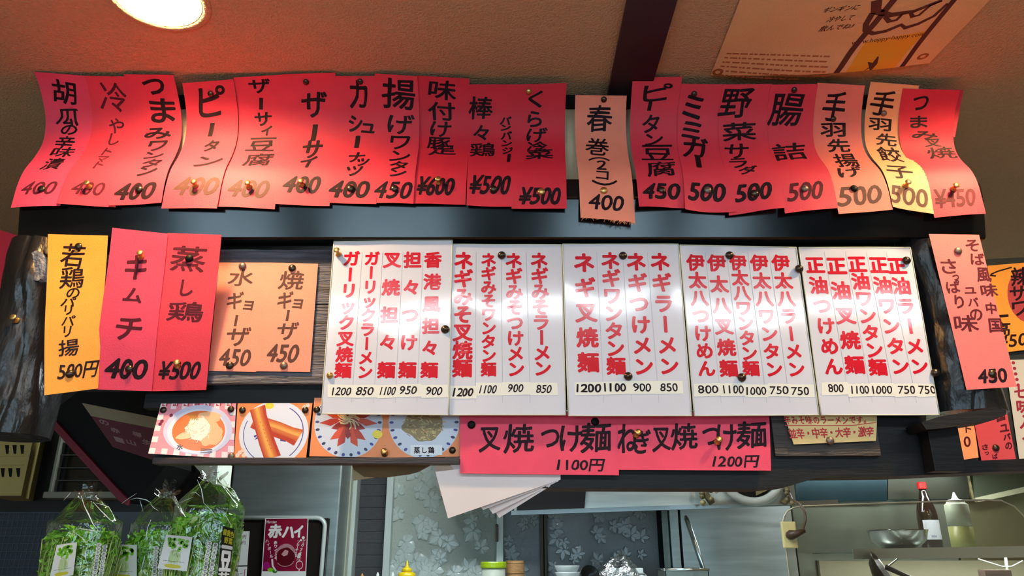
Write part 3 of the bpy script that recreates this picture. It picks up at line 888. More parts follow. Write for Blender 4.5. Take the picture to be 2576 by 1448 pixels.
# ------------------------------------------------------------------ food photos on the ledge
def pcol(name, rgb, rough=.3):
    return mat('photo_' + name, rgb, rough)
OR, WHT, BLU = pcol('orange', (238, 122, 52)), pcol('plate', (222, 226, 240)), pcol('blue', (62, 60, 140))
ROLL, ROLL2, ROLLH = pcol('roll_brown', (206, 92, 34)), pcol('roll_red', (190, 52, 22)), pcol('roll_gold', (236, 160, 60))
PHO = [
 ('水ギョーザ soup', [(405,1015),(594,1014),(587,1153),(373,1140)], (1.2275,1.2275,1.2265,1.200), 'glossy photo of a dumpling soup bowl with pink checked border, on the ledge'),
 ('rolls', [(598,1014),(786,1013),(770,1150),(588,1152)], (1.2275,1.2275,1.220,1.2275), 'glossy photo of two fried spring rolls on a blue rimmed plate'),
 ('ham', [(791,1000),(968,1000),(968,1150),(778,1147)], (1.2275,1.2275,1.2275,1.221), 'glossy photo of sliced red pork fanned on a plate, tucked under a board'),
 ('chicken', [(968,1000),(1158,1000),(1158,1148),(968,1150)], (1.2273,1.2273,1.2273,1.2273), 'glossy photo of shredded 蒸し鶏 chicken on a blue patterned plate'),
]
pm = [pcol('pink_border', (232, 150, 166)), pcol('orange_ground', (240, 140, 76)), pcol('orange_ground', (240, 140, 76)), pcol('orange_ground', (240, 140, 76))]
for i, (nm, c, Ys, lab) in enumerate(PHO):
    sh = flat_sheet(c, Ys, 10, 10)
    o = sh.build('food_photo', pm[i])
    tag(o, lab, 'photo', 'food photos on the ledge')
    k = Ink(sh)
    if i == 0:
        W2, DK = pcol('border_white', (244, 226, 228)), pcol('border_red', (196, 60, 84))
        for a in range(14):
            for b in range(9):
                if (a + b) % 2 == 0 and (a < 1 or a > 12 or b < 1 or b > 7):
                    k.poly([(a / 14, b / 9), ((a + 1) / 14, b / 9), ((a + 1) / 14, (b + 1) / 9), (a / 14, (b + 1) / 9)], W2)
        for a in range(7):
            k.poly([(.02 + a / 7, 0), (.09 + a / 7, 0), (.09 + a / 7, .05), (.02 + a / 7, .05)], DK)
        k.layer = 1; k.disc(.54, .50, .43, .47, pcol('plate_lilac', (206, 206, 234)), 40)
        k.layer = 2; k.disc(.53, .53, .37, .42, pcol('plate_pale', (226, 228, 244)), 40)
        k.layer = 3; k.disc(.55, .52, .33, .38, pcol('broth', (232, 122, 62)), 36)
        k.layer = 4
        k.disc(.70, .58, .15, .22, pcol('dumpling', (240, 190, 140)), 24, .25)
        k.disc(.66, .26, .16, .10, pcol('dumpling', (240, 190, 140)), 20, .3)
        k.disc(.40, .62, .13, .06, pcol('dumpling2', (244, 206, 158)), 16, .3, rot=-.5)
        k.layer = 5; k.disc(.53, .48, .13, .22, pcol('leek', (238, 232, 214)), 22, .4)
        k.layer = 6
        for q in range(46):
            a = random.uniform(0, 2 * pi); r = random.random() ** .5
            u, v = .53 + .15 * r * cos(a), .48 + .25 * r * sin(a); b = random.uniform(0, pi)
            k.stroke([(u, v), (u + .03 * cos(b), v + .04 * sin(b)), (u + .05 * cos(b + .6), v + .08 * sin(b + .6))], .0008, pcol('leek_light', (250, 246, 232)) if q % 3 else pcol('leek_shade', (206, 186, 150)))
        for q in range(5):
            k.stroke([(.40 + .022 * q, .22), (.44 + .022 * q, .33)], .0012, pcol('scallion', (164, 140, 60)))
        k.text('水', 452, 1124, 15, 14, pcol('dark_print', (70, 60, 70)), .04)
        for q in range(3):
            k.stroke([(.60, .86 + .03 * q), (.74, .86 + .03 * q)], .001, pcol('dark_print', (70, 60, 70)))
        for (u, v) in ((.07, .36), (.055, .42), (.17, .24)):
            k.disc(u, v, .022, .035, pcol('maroon_motif', (110, 40, 70)), 12)
    elif i == 1:
        k.layer = 1; k.disc(.52, .56, .47, .60, WHT, 48)
        k.layer = 2
        k.ring(.52, .56, .40, .52, .015, BLU, 30, -1.1, .9); k.ring(.52, .56, .41, .53, .012, BLU, 30, 2.0, 3.6)
        k.disc(.43, .05, .06, .06, pcol('lemon', (238, 214, 60)), 16)
        k.stroke([(.26, .62), (.33, .56), (.28, .66), (.36, .60)], .004, BLU); k.stroke([(.62, .68), (.70, .70)], .003, BLU)
        def roll(axis, wd, hot):
            """fried roll: lengthwise bands from dark red edges to a golden ridge"""
            nb = 11
            for q in range(nb):
                t = (q + .5) / nb
                g = max(0.0, 1 - abs(t - hot) * 2.3)
                m = pcol('roll_%d' % int(g * 6), tuple(int(a_ + (b_ - a_) * g) for a_, b_ in zip((184, 56, 20), (240, 176, 82))))
                L_, R_ = [], []
                for (u, v, nu_, nv_, s_) in axis:
                    wob = .012 * sin(u * 40 + v * 23)
                    L_.append((u + nu_ * wd * s_ * (2 * q / nb - 1 + wob), v + nv_ * wd * s_ * (2 * q / nb - 1 + wob)))
                    R_.append((u + nu_ * wd * s_ * (2 * (q + 1) / nb - 1 + wob), v + nv_ * wd * s_ * (2 * (q + 1) / nb - 1 + wob)))
                for a_ in range(len(L_) - 1):
                    k.poly([L_[a_], R_[a_], R_[a_ + 1], L_[a_ + 1]], m)
        k.layer = 3
        roll([(.22, .36, -.25, .9, .7), (.36, .40, -.25, .9, 1.0), (.55, .48, -.3, .9, 1.0), (.74, .58, -.3, .9, .95), (.87, .645, -.35, .9, 1.1)], .145, .35)
        k.layer = 5
        roll([(.27, .08, .8, -.42, 1.0), (.31, .26, .8, -.3, .95), (.37, .48, .8, -.3, 1.0), (.45, .74, .8, -.3, 1.05), (.54, 1.0, .8, -.3, 1.1)], .125, .45)
        k.layer = 9
        for q in range(8):
            t = q / 8
            k.disc(.34 + .2 * t + random.uniform(-.02, .02), .35 + .55 * t, .006, .008, ROLL2, 8)
        k.layer = 3
        for (u, v) in ((.08, .9), (.12, .86), (.05, .95), (.14, .95), (.94, .05), (.90, .08)):
            k.disc(u, v, .03, .04, pcol('motif_peach', (250, 210, 190)), 12)
    else:
        du = .5 if i == 2 else .52
        k.layer = 1; k.disc(du, .42, .47, .60, pcol('plate_cool', (206, 212, 226)), 44)
        k.layer = 2
        for q in range(26):
            a = 2 * pi * q / 26
            u, v = du + .43 * cos(a), .42 + .55 * sin(a)
            if v < .99 and 0 < u < 1:
                k.disc(u, v, .03, .022, BLU if q % 2 else pcol('navy', (40, 40, 84)), 10, rot=a)
        if i == 2:
            k.layer = 3
            for q in range(11):
                a = -.25 + (pi + .5) * q / 10
                L = .34 + .08 * sin(q * 2.2)
                x, y = cos(a), sin(a)
                k.poly([(du, .34), (du + L * .62 * x - .05 * y, .38 + L * 1.0 * y + .06 * x), (du + L * x, .38 + L * 1.25 * y), (du + L * .62 * x + .05 * y, .38 + L * 1.0 * y - .06 * x)],
                       [ROLL2, pcol('pork', (214, 74, 34)), pcol('pork_dark', (150, 34, 20))][q % 3], )
            k.layer = 4; k.disc(du, .36, .12, .14, pcol('pork_dark', (150, 34, 20)), 20, .3)
            k.layer = 5
            for q in range(22):
                a = random.uniform(0, 6.3)
                k.stroke([(du + .12 * cos(a + t * .6) * t, .36 + .12 * sin(a + t * .9) * t + .03 * sin(q)) for t in (.1, .5, .9, 1.3)], .0016, pcol('noodle', (232, 214, 160)))
            k.disc(.90, .62, .07, .07, pcol('lemon', (238, 214, 60)), 16)
        else:
            k.layer = 3; k.disc(.50, .48, .26, .26, pcol('chicken_brown', (146, 122, 76)), 28, .25)
            k.layer = 4
            for q in range(90):
                a = random.uniform(0, 6.3); r = random.random() ** .5
                u, v = .50 + .27 * r * cos(a), .46 + .26 * r * sin(a); b = random.uniform(-.6, .9)
                k.stroke([(u, v), (u + .05 * cos(b), v + .06 * sin(b))], .0016, [pcol('shred', (198, 186, 126)), pcol('shred2', (172, 150, 92)), pcol('shred3', (206, 170, 110))][q % 3])
            k.layer = 6; k.poly([(.34, .80), (.76, .80), (.76, .97), (.34, .97)], pcol('caption_white', (232, 232, 236)))
            k.layer = 7
            for j, ch in enumerate('蒸し鶏'):
                k.text(ch, 1049 + 18 * j, 1132, 16, 17, INK, .03, em=True, wob=0)
    k.build('printed_picture', o, cuts=10, ucuts=10, clip=True)
    SHEETS['photo%d' % i] = sh

# ------------------------------------------------------------------ poster on the ceiling
c0, c1 = PZ(1788, 190, ZC - .004), PZ(2338, 160, ZC - .004)
d0, d1 = PZ(1862, 0, ZC - .004), PZ(2492, 0, ZC - .004)
t0, t1 = c0 + (d0 - c0) * 1.9, c1 + (d1 - c1) * 1.9
def fn(u, v):
    p = (t0 * (1 - u) + t1 * u) * (1 - v) + (c0 * (1 - u) + c1 * u) * v
    sag = .010 * math.exp(-((1 - v) / .12) ** 2) * sin(pi * min(max(u, 0), 1)) + .0015
    return Vector((p.x, p.y, ZC - .0015 - sag))
sh = Sheet(fn, 16, 24)
o = sh.build('ceiling_poster', mat('kraft_poster', (226, 190, 138), .7, 0, .06, 14, .2, 300))
tag(o, 'cream poster pinned flat to the ceiling, with bold black outlines and a yellow band', 'poster')
DKP, YEL = mat('poster_dark', (58, 22, 26), .6), mat('poster_yellow', (222, 168, 40), .6)
k = Ink(sh)
k.poly([(2108, 196), (2180, 105), (2330, 78), (2246, 168)], YEL, uv=False)
k.layer = 1
k.stroke([(2084, 196), (2200, 60), (2268, -25)], .011, DKP, uv=False)
k.stroke([(2262, 172), (2330, 86), (2420, -25)], .009, DKP, uv=False)
k.stroke([(2206, 0), (2204, 28), (2240, 38), (2300, 28), (2370, 0)], [.016, .016, .012, .008, .006], DKP, uv=False)
k.stroke([(2196, 32), (2180, 60), (2178, 76), (2198, 84), (2230, 78), (2268, 62), (2278, 70), (2310, 60), (2350, 40), (2384, 8)], [.01, .01, .009, .009, .008, .008, .009, .007, .006, .004], DKP, uv=False)
k.stroke([(2226, 42), (2238, 54), (2256, 50), (2270, 36), (2290, 30), (2296, 42), (2312, 38), (2340, 14), (2370, 2)], [.006, .009, .006, .005, .006, .008, .005, .004, .003], DKP, uv=False)
k.poly([(2166, 173), (2187, 162), (2184, 148), (2196, 150), (2214, 132), (2208, 152), (2192, 158), (2190, 170), (2186, 160)], DKP, uv=False)
k.poly([(2172, 186), (2181, 174), (2179, 184)], DKP, uv=False)
k.text('www.hoppy-happy.com', 2235, 97, 172, 14, DKP, .003, rot=-.16, wob=.0)
for j, (s, x, y, w) in enumerate((('ギンギンに', 2118, 21, 84), ('冷やして', 2116, 46, 62), ('飲んでね♪', 2107, 68, 82))):
    k.text(s, x, y, w, 14, DKP, .012, rot=-.13, wob=.02, shear=.3)
k.build('printing', o, cuts=24, ucuts=16, clip=True)
k = Ink(sh)
FINE = mat('fine_print', (168, 104, 66), .7)
for r in range(6):
    x = 1828 - r * 5
    while x < 2080 - 22 * (r == 5) * 3:
        w = random.uniform(5, 20)
        yy = 134 + r * 10.5 + (x - 1828) * .012
        k.stroke([(x, yy), (x + w, yy + .3)], .0035, FINE, uv=False)
        x += w + random.uniform(2, 6)
tag(k.build('fine_print', o, cuts=24, ucuts=12), kind='stuff')
k = Ink(sh)
for (x, y) in ((1806, 180), (2322, 140)):
    u, v = sh.uv(x, y)
    k.ring(u, v, .018, .020, .35, mat('tape_brown', (150, 92, 40), .5))
k.build('rusty_pin_mark', o, cuts=24, ucuts=12)

# ------------------------------------------------------------------ thumbtacks
def tack(px, py, Y, finish, label, r=.0066, dome=.5, nrm=Vector((0, -1, 0))):
    p = PY(px, py, Y)
    m = {'brass': BRASS, 'bronze': BRONZE, 'pewter': PEWTER, 'black': BLACK}[finish]
    q = nrm.to_track_quat('Z', 'Y').to_matrix()
    prof = [(r * .9, -.0002), (r, .0006), (r * .92, .0010 + r * dome * .35), (r * .62, .0010 + r * dome * .75), (r * .15, .0012 + r * dome)]
    b = MB().lathe(prof, m, p, 14, mtx=q.to_4x4())
    o = b.build('thumbtack', smooth=True)
    MB().tube([p - nrm * .0003, p - nrm * .012], .0006, PEWTER, 5).build('pin', o)
    tag(o, label, 'thumbtack', 'thumbtacks holding the menus')
def push_pin(px, py, Y, label, lean=(0, 0, 0)):
    p = PY(px, py, Y)
    n = (Vector((0, -1, .25)) + Vector(lean)).normalized()
    q = n.to_track_quat('Z', 'Y').to_matrix()
    prof = [(r_ * 1.2, z_ * 1.1) for r_, z_ in [(.0042, 0), (.0046, .0008), (.0030, .0022), (.0024, .006), (.0028, .0085), (.0044, .0098), (.0040, .0112), (.001, .0116)]]
    b = MB().lathe(prof, BRASS, p, 14, mtx=q.to_4x4())
    o = b.build('push_pin', smooth=True)
    MB().tube([p + n * .001, p - n * .010], .0006, PEWTER, 5).build('pin', o)
    tag(o, label, 'push pin', 'gold push pins holding the menus')
names = [u[0] for u in UP]
fin = ['bronze', 'P', 'bronze', 'P', 'P', 'P', 'bronze', 'bronze', 'P', 'bronze', 'brass', 'brass', 'bronze', 'pewter', 'bronze', 'pewter', 'black', 'P', 'P']
pp = [(105,475), (225,470), (350,476), (492,467), (627,470), (760,465), (882,474), (993,474), (1103,460), (1241,475), (1362,482), (1519,479), (1665,478), (1780,478), (1898,486), (2024,474), (2148,474), (2278,468), (2398,476)]
def on_sheet(sh, x, y):
    u, v = sh.uv(x, y)
    return sh.fn(u, v), sh.nrm(u, v)
for t, f, (x, y) in zip(names, fin, pp):
    p, n = on_sheet(SHEETS[t], x, y)
    if f == 'P':
        push_pin(x, y, p.y - .0004, 'gold push pin through the price of the %s strip' % ROM[t])
    else:
        tack(x, y, p.y - .0006, f, '%s thumbtack through the price of the %s strip' % (f, ROM[t]), nrm=n)
for t, f, x, y in (('ピータン', 'bronze', 530, 236), ('ザーサイ', 'bronze', 770, 206), ('カシューナッツ', 'bronze', 906, 205), ('くらげ冷菜', 'brass', 1330, 230), ('春巻', 'bronze', 1519, 250), ('ミミガー', 'bronze', 1746, 236),
                   ('腸詰', 'bronze', 1998, 226), ('手羽先揚げ', 'bronze', 2096, 299), ('手羽先餃子', 'pewter', 2223, 285)):
    p, n = on_sheet(SHEETS[t], x, y)
    tack(x, y, p.y - .0004, f, '%s thumbtack at the top of the %s strip' % (f, ROM[t]), r=.0055, nrm=n)
for t, f, x, y, w in (('若鶏のパリパリ揚', 'bronze', 198, 620, 'top'), ('若鶏のパリパリ揚', 'bronze', 176, 940, 'price'), ('キムチ', 'P', 355, 646, 'top'), ('キムチ', 'bronze', 325, 928, 'price'),
                      ('蒸し鶏', 'black', 476, 650, 'top'), ('蒸し鶏', 'P', 447, 920, 'price'), ('水ギョーザ', 'pewter', 610, 669, 'top'), ('水ギョーザ', 'bronze', 578, 919, 'foot'),
                      ('焼ギョーザ', 'bronze', 735, 674, 'top'), ('焼ギョーザ', 'pewter', 714, 919, 'foot'), ('そば風味中国ユバのさっぱり味', 'pewter', 2410, 631, 'top'), ('そば風味中国ユバのさっぱり味', 'bronze', 2496, 940, 'price'),
                      ('叉焼つけ麺', 'black', 1186, 1068, 'corner'), ('叉焼つけ麺', 'black', 1497, 1060, 'top'), ('ねぎ叉焼つけ麺', 'P', 1600, 1094, 'first character'), ('ねぎ叉焼つけ麺', 'P', 1803, 1112, 'middle')):
    p, n = on_sheet(SHEETS[t], x, y)
    kind = 'banner' if '焼つけ' in t else 'strip'
    if f == 'P':
        push_pin(x, y, p.y - .0004, 'gold push pin at the %s of the %s %s' % (w, ROM[t], kind), (.2, 0, .1))
    else:
        tack(x, y, p.y - .0005, f, '%s thumbtack at the %s of the %s %s' % (f, w, ROM[t], kind), nrm=n)
for b, f, x, y, w in ((0, 'P', 852, 640, 'upper corner'), (0, 'brass', 830, 944, 'lower edge'), (0, 'dome', 1120, 828, 'edge beside the leek-miso board'), (1, 'dome', 1262, 642, 'top'), (2, 'dome', 1567, 643, 'top'), (2, 'dome', 1580, 946, 'foot'),
                      (3, 'dome', 1835, 642, 'top'), (3, 'dome', 1866, 949, 'foot'), (4, 'dome', 2010, 676, 'itahachi edge'), (4, 'dome', 2280, 655, 'upper corner'), (4, 'dome', 2352, 938, 'lower corner')):
    Y = BOARDS[b][2] - .0012
    if f == 'P':
        push_pin(x, y, Y, 'gold push pin at the upper corner of the ガーリック board', (-.2, 0, .2))
    else:
        tack(x, y, Y, 'bronze' if f == 'dome' else 'brass', '%s at the %s of the %s board' % ('dark domed thumbtack' if f == 'dome' else 'brass thumbtack', w, ROM[BOARDS[b][0]]), r=.0072 if f == 'dome' else .0055, dome=.75)
for i, x, y, f, w in ((0, 411, 1031, 'bronze', 'outer top corner'), (0, 581, 1029, 'bronze', 'inner top corner'), (0, 582, 1147, 'pewter', 'foot'), (1, 610, 1031, 'bronze', 'top corner beside the soup photo'), (1, 768, 1031, 'bronze', 'top corner beside the pork photo'),
                      (2, 797, 1030, 'bronze', 'top corner'), (3, 1138, 1132, 'bronze', 'lower corner')):
    p, n = on_sheet(SHEETS['photo%d' % i], x, y)
    tack(x, y, p.y - .0006, f, '%s thumbtack at the %s of the %s photo' % (f, w, ['dumpling soup', 'spring roll', 'sliced pork', 'shredded chicken'][i]), r=.0056)
push_pin(968, 1141, 1.2265, 'gold push pin between the pork photo and the shredded chicken photo')
p, n = on_sheet(SHEETS['spice'], 2088, 1108)
tack(2088, 1108, p.y - .0005, 'pewter', 'pewter thumbtack at the foot of the cream 激辛 notice')
push_pin(42, 806, 1.172, 'brass nail in the black log post beside the orange strip')

# ================================================================== MORE NOTICES AT THE SIDES
def note(name, c, Y, m, label, cat='notice', nu=4, nv=8, wave=0.0, group=None, Ys=None):
    sh = flat_sheet(c, Ys or (Y,) * 4, nu, nv, wave=wave)
    o = sh.build(name, m)
    tag(o, label, cat, group)
    return sh, o
sh, o = note('menu_strip', [(-70,556),(44,592),(8,915),(-130,905)], 1.31, PAPERS['crimson'], 'crimson paper strip beyond the black log post with the pale knot', 'menu strip', group='paper menu strips below the beam')
MB().tube([sh.fn(.9, .04), sh.fn(.9, .04) + Vector((0, .07, 0))], .0006, PEWTER, 5).build('pin', o)
# faded notices on the side board
sh, o = note('side_notice', [(2484,668),(2640,655),(2660,870),(2508,888)], 1.453, PAPERS['orange'], 'orange paper notice with a red circle on the dark side board')
k = Ink(sh)
u, v = sh.uv(2590, 740)
k.disc(u, v, .36, .33, mat('dull_red', (176, 60, 66), .6), 30)
k.layer = 1
k.chars('辣,2565,695,44,44 サ,2560,738,40,36 ワ,2566,775,40,34', INK, .035)
k.chars('一,2515,795,40,5 高,2520,828,40,34', INK, .025)
k.text('450', 2548, 856, 70, 30, INK, .03, shear=.15)
k.stroke([(2492, 690), (2510, 682), (2545, 672)], .003, INK, uv=False)
k.stroke([(2490, 692), (2505, 694)], .003, INK, uv=False)
k.build('writing', o, cuts=8)
sh, o = note('side_notice', [(2528,905),(2680,900),(2690,1180),(2568,1182)], 1.455, mat('grey_white_paper', (206, 206, 198), .6, 0, .08, 10), 'white paper notice with dark red writing on the dark side board')
k = Ink(sh)
k.chars('七,2567,985,30,30 味,2575,1022,34,34 入,2582,1060,34,34 る,2590,1100,34,30', mat('dark_red_ink', (150, 26, 52), .6), .04)
for q in range(5):
    u, v = sh.uv(2549 + 3 * q, 912 + 14 * q)
    k.disc(u, v, .03, .016, mat('dark_red_ink', (150, 26, 52), .6), 10)
k.build('writing', o, cuts=8)
sh, o = note('side_notice', [(2408,1062),(2450,1058),(2462,1150),(2410,1158)], 1.452, PAPERS['peach'], 'peach paper scrap with a handwritten 0 beside the short square post')
k = Ink(sh); k.text('0', 2433, 1110, 16, 26, INK_BROWN, .03); k.text('ト', 2436, 1078, 14, 18, INK_BROWN, .03); k.build('writing', o)
sh, o = note('side_notice', [(2448,1045),(2530,1022),(2556,1155),(2470,1163)], 1.449, mat('dull_rose', (214, 74, 84), .6, 0, .06, 20), 'dull rose paper strip on the dark side board below the flattened branch')  # dull rose paper colour with slight random variation
k = Ink(sh); k.chars('国,2517,1048,20,18 ユ,2526,1076,20,16 バ,2533,1098,18,14 の,2537,1121,16,16 さ,2478,1124,14,14 っ,2482,1140,10,8 ぱ,2503,1147,12,12', INK_BROWN, .03); k.build('writing', o)
tack(2505, 1126, 1.448, 'bronze', 'bronze thumbtack in the dull rose strip on the side board')

# white sheets hanging fanned out under the red banner
PW = mat('thin_white_paper', (226, 216, 214), .7, 0, .05, 12)
FAN = [[(1108,1190),(1410,1186),(1412,1204),(1128,1303)], [(1120,1192),(1412,1188),(1405,1210),(1215,1282)], [(1140,1192),(1412,1190),(1396,1214),(1240,1292)], [(1150,1194),(1408,1192),(1384,1222),(1256,1302)]]
for i, c in enumerate(FAN):
    y0 = 1.2186 + .0010 * i
    cc = [(c[0][0], 1150), (c[1][0], 1150), c[2], c[3]]
    if i == 0:
        cc = [(1095, 1186), (1410, 1150), (1410, 1206), (1127, 1303)]
    sh = flat_sheet(cc, (y0, y0, y0, y0 + .002 + .006 * i), 10, 10)
    o = sh.build('hanging_sheet', PW)
    tag(o, ['broadest thin white sheet, over the others in the fan below the red banner', 'second white sheet, just under the broadest one in the fan', 'third white sheet of the fan below the red banner', 'undermost white sheet of the fan, its corner lowest'][i], 'paper sheet', 'white sheets fanned under the banner')

# brown cardboard flap under the ledge
cf = [PY(p[0], p[1], 1.262) for p in [(878,1150),(1090,1150),(1082,1170),(1052,1186),(1030,1192),(962,1201),(915,1198),(890,1180)]]
tag(MB().prism(cf, (0, .004, 0), mat('brown_cardboard', (112, 86, 46), .7, 0, .3, 12)).build('cardboard_flap'), 'crumpled brown cardboard flap hanging below the ledge of food photos', 'cardboard')
cf = [PY(p[0], p[1], 1.268) for p in [(884,1150),(960,1150),(958,1198),(889,1208)]]
tag(MB().prism(cf, (0, .003, 0), mat('pale_card', (186, 166, 124), .7)).build('card_scrap'), 'pale card scrap behind the brown cardboard flap', 'card')

# ================================================================== KITCHEN, LEFT SIDE (in shade)
DKW = mat('black_wall_paint', (22, 21, 20), .6, 0, .2, 5)
XW = PY(556, 1200, 2.0).x
wl = struct(MB().box((XL, 2.0, FLOOR), (XW, 2.06, ZC - .02), DKW).build('wall_side'))
# small slate-blue mosaic tiles below
TZ = PY(70, 1287, 2.0).z
tm = mat('slate_mosaic', (46, 58, 72), .35, 0, .3, 40)
gm = mat('tile_grout', (74, 84, 92), .7)
MB().box((-1.62, 1.9955, -.30), (XW, 2.0, TZ), gm).build('grout_bed', wl)
tmesh = MB().box((-.0053, -.0022, -.0083), (.0053, 0, .0083), tm, .0006)
first = None
cnt = 0
nx, nz = 24, 11
for i in range(nx):
    for j in range(nz):
        loc = (PY(-20, 1380, 2.0).x + .0125 * i, 1.9955, TZ - .011 - .0186 * j)
        if first is None:
            o = first = tmesh.build('tile', wl)
        else:
            o = first.copy(); COL.objects.link(o); o.parent = wl
        o.location = loc
        cnt += 1
# beige ventilator box with slots
BEI = mat('beige_plastic', (176, 162, 96), .5, 0, .08, 8)
e = empty('vent_box', PY(40, 1240, 1.9), 'beige plastic vent box with two rows of three slots under the log post', 'vent box')
p0, p1 = PY(-40, 1246, 1.88), PY(84, 1100, 1.88)
q0, q1 = PY(-40, 1255, 1.99), PY(112, 1090, 1.99)
pts = [p0, Vector((p1.x, 1.88, p0.z)), Vector((p1.x, 1.88, p1.z)), Vector((p0.x, 1.88, p1.z)), Vector((p0.x, 2.0, q0.z - .004)), Vector((q1.x, 2.0, q0.z - .004)), Vector((q1.x, 2.0, q1.z + .02)), Vector((p0.x, 2.0, q1.z + .02))]
under(MB().add(pts, [(0, 1, 2, 3), (4, 7, 6, 5), (0, 4, 5, 1), (1, 5, 6, 2), (2, 6, 7, 3), (3, 7, 4, 0)], BEI).build('casing'), e)
for (x, y) in ((18, 1130), (37, 1130), (56, 1130), (7, 1188), (26, 1188), (46, 1188)):
    a = [PY(x - 5, y - 11, 1.8795), PY(x + 5, y - 11, 1.8795), PY(x + 3, y + 11, 1.8795), PY(x - 2, y + 11, 1.8795)]
    under(MB().prism(a, (0, -.001, 0), BLACK).build('slot'), e)
for y in (1147, 1169):
    a = PY(-20, y, 1.879); b = PY(60, y, 1.879)
    under(MB().tube([a, b], .0012, BEI, 6).build('ridge'), e)
# pale framed louvre panel
e = empty('louvre_panel', PY(200, 1255, 1.95), 'pale framed black louvre panel on the dark wall beside the vent box', 'louvre')
fz0, fz1 = PY(200, 1254, 1.95).z, PY(200, 1030, 1.95).z
fx0, fx1 = PY(118, 1250, 1.95).x, PY(300, 1250, 1.95).x
PALE = mat('pale_grey_plastic', (132, 132, 118), .45)
lf = MB().box((fx0, 1.93, fz0), (fx1, 1.998, fz0 + .016), PALE, .003).box((fx0, 1.95, fz0 + .01), (fx0 + .008, 1.998, fz1), PALE, .002).box((fx1 - .008, 1.95, fz0 + .01), (fx1, 1.998, fz1), PALE, .002)
under(lf.build('frame'), e)
under(MB().box((fx0 + .006, 1.972, fz0 + .012), (fx1 - .006, 1.998, fz1), mat('gloss_black', (10, 10, 10), .18)).build('backing'), e)
for y in (1208, 1176, 1144, 1114):
    z = PY(200, y, 1.96).z
    under(MB().box((fx0 + .008, 1.958, z - .0016), (fx1 - .008, 1.972, z + .0016), mat('louvre_grey', (64, 64, 60), .4), .0005).build('slat'), e)
# black sloping duct with maroon edge strip and a dim poster
e = empty('sloping_duct', PY(330, 1250, 1.8), 'black sloping panel with a maroon edge, behind the orange strip', 'panel')
dp = [(118, 1044), (196, 985), (420, 985), (420, 1168), (345, 1262), (318, 1264)]
under(MB().prism([PY(p[0], p[1], 1.76) for p in dp], (0, .169, 0), BLACK).build('panel_body'), e)
ms = [(112, 1052), (124, 1042), (322, 1258), (318, 1270), (300, 1260), (180, 1130)]
under(MB().prism([PY(p[0], p[1], 1.745) for p in ms], (0, .0148, 0), mat('maroon_trim', (112, 14, 40), .55)).build('edge_strip'), e)
MAR = mat('maroon_print', (92, 20, 40), .5)
sh, o = note('drink_poster', [(206,1013),(402,1052),(402,1162),(284,1124)], 1.755, MAR, 'dim maroon poster with a cream heading, hanging askew behind the orange strip', 'poster')
k = Ink(sh)
k.poly([(0, 0), (1, 0), (1, .26), (0, .30)], mat('dim_cream', (150, 144, 118), .6))
k.layer = 1
for (x, y, s) in ((262, 1062, 'の'), (290, 1082, '赤'), (345, 1092, '樽'), (300, 1106, '一'), (330, 1112, '山'), (370, 1112, '生')):
    k.text(s, x, y, 22, 12, mat('dim_white', (150, 120, 120), .6), .03)
k.build('printing', o)
# white box under the ledge, clear crumpled wrap beside it
e = [PY(p[0], p[1], 1.9) for p in [(478,1160),(549,1160),(543,1217),(536,1219)]]
tag(MB().prism(e, (0, .099, 0), mat('white_foam', (214, 222, 206), .7)).build('foam_box'), 'white foam box corner on the dark wall behind the food photos', 'box')

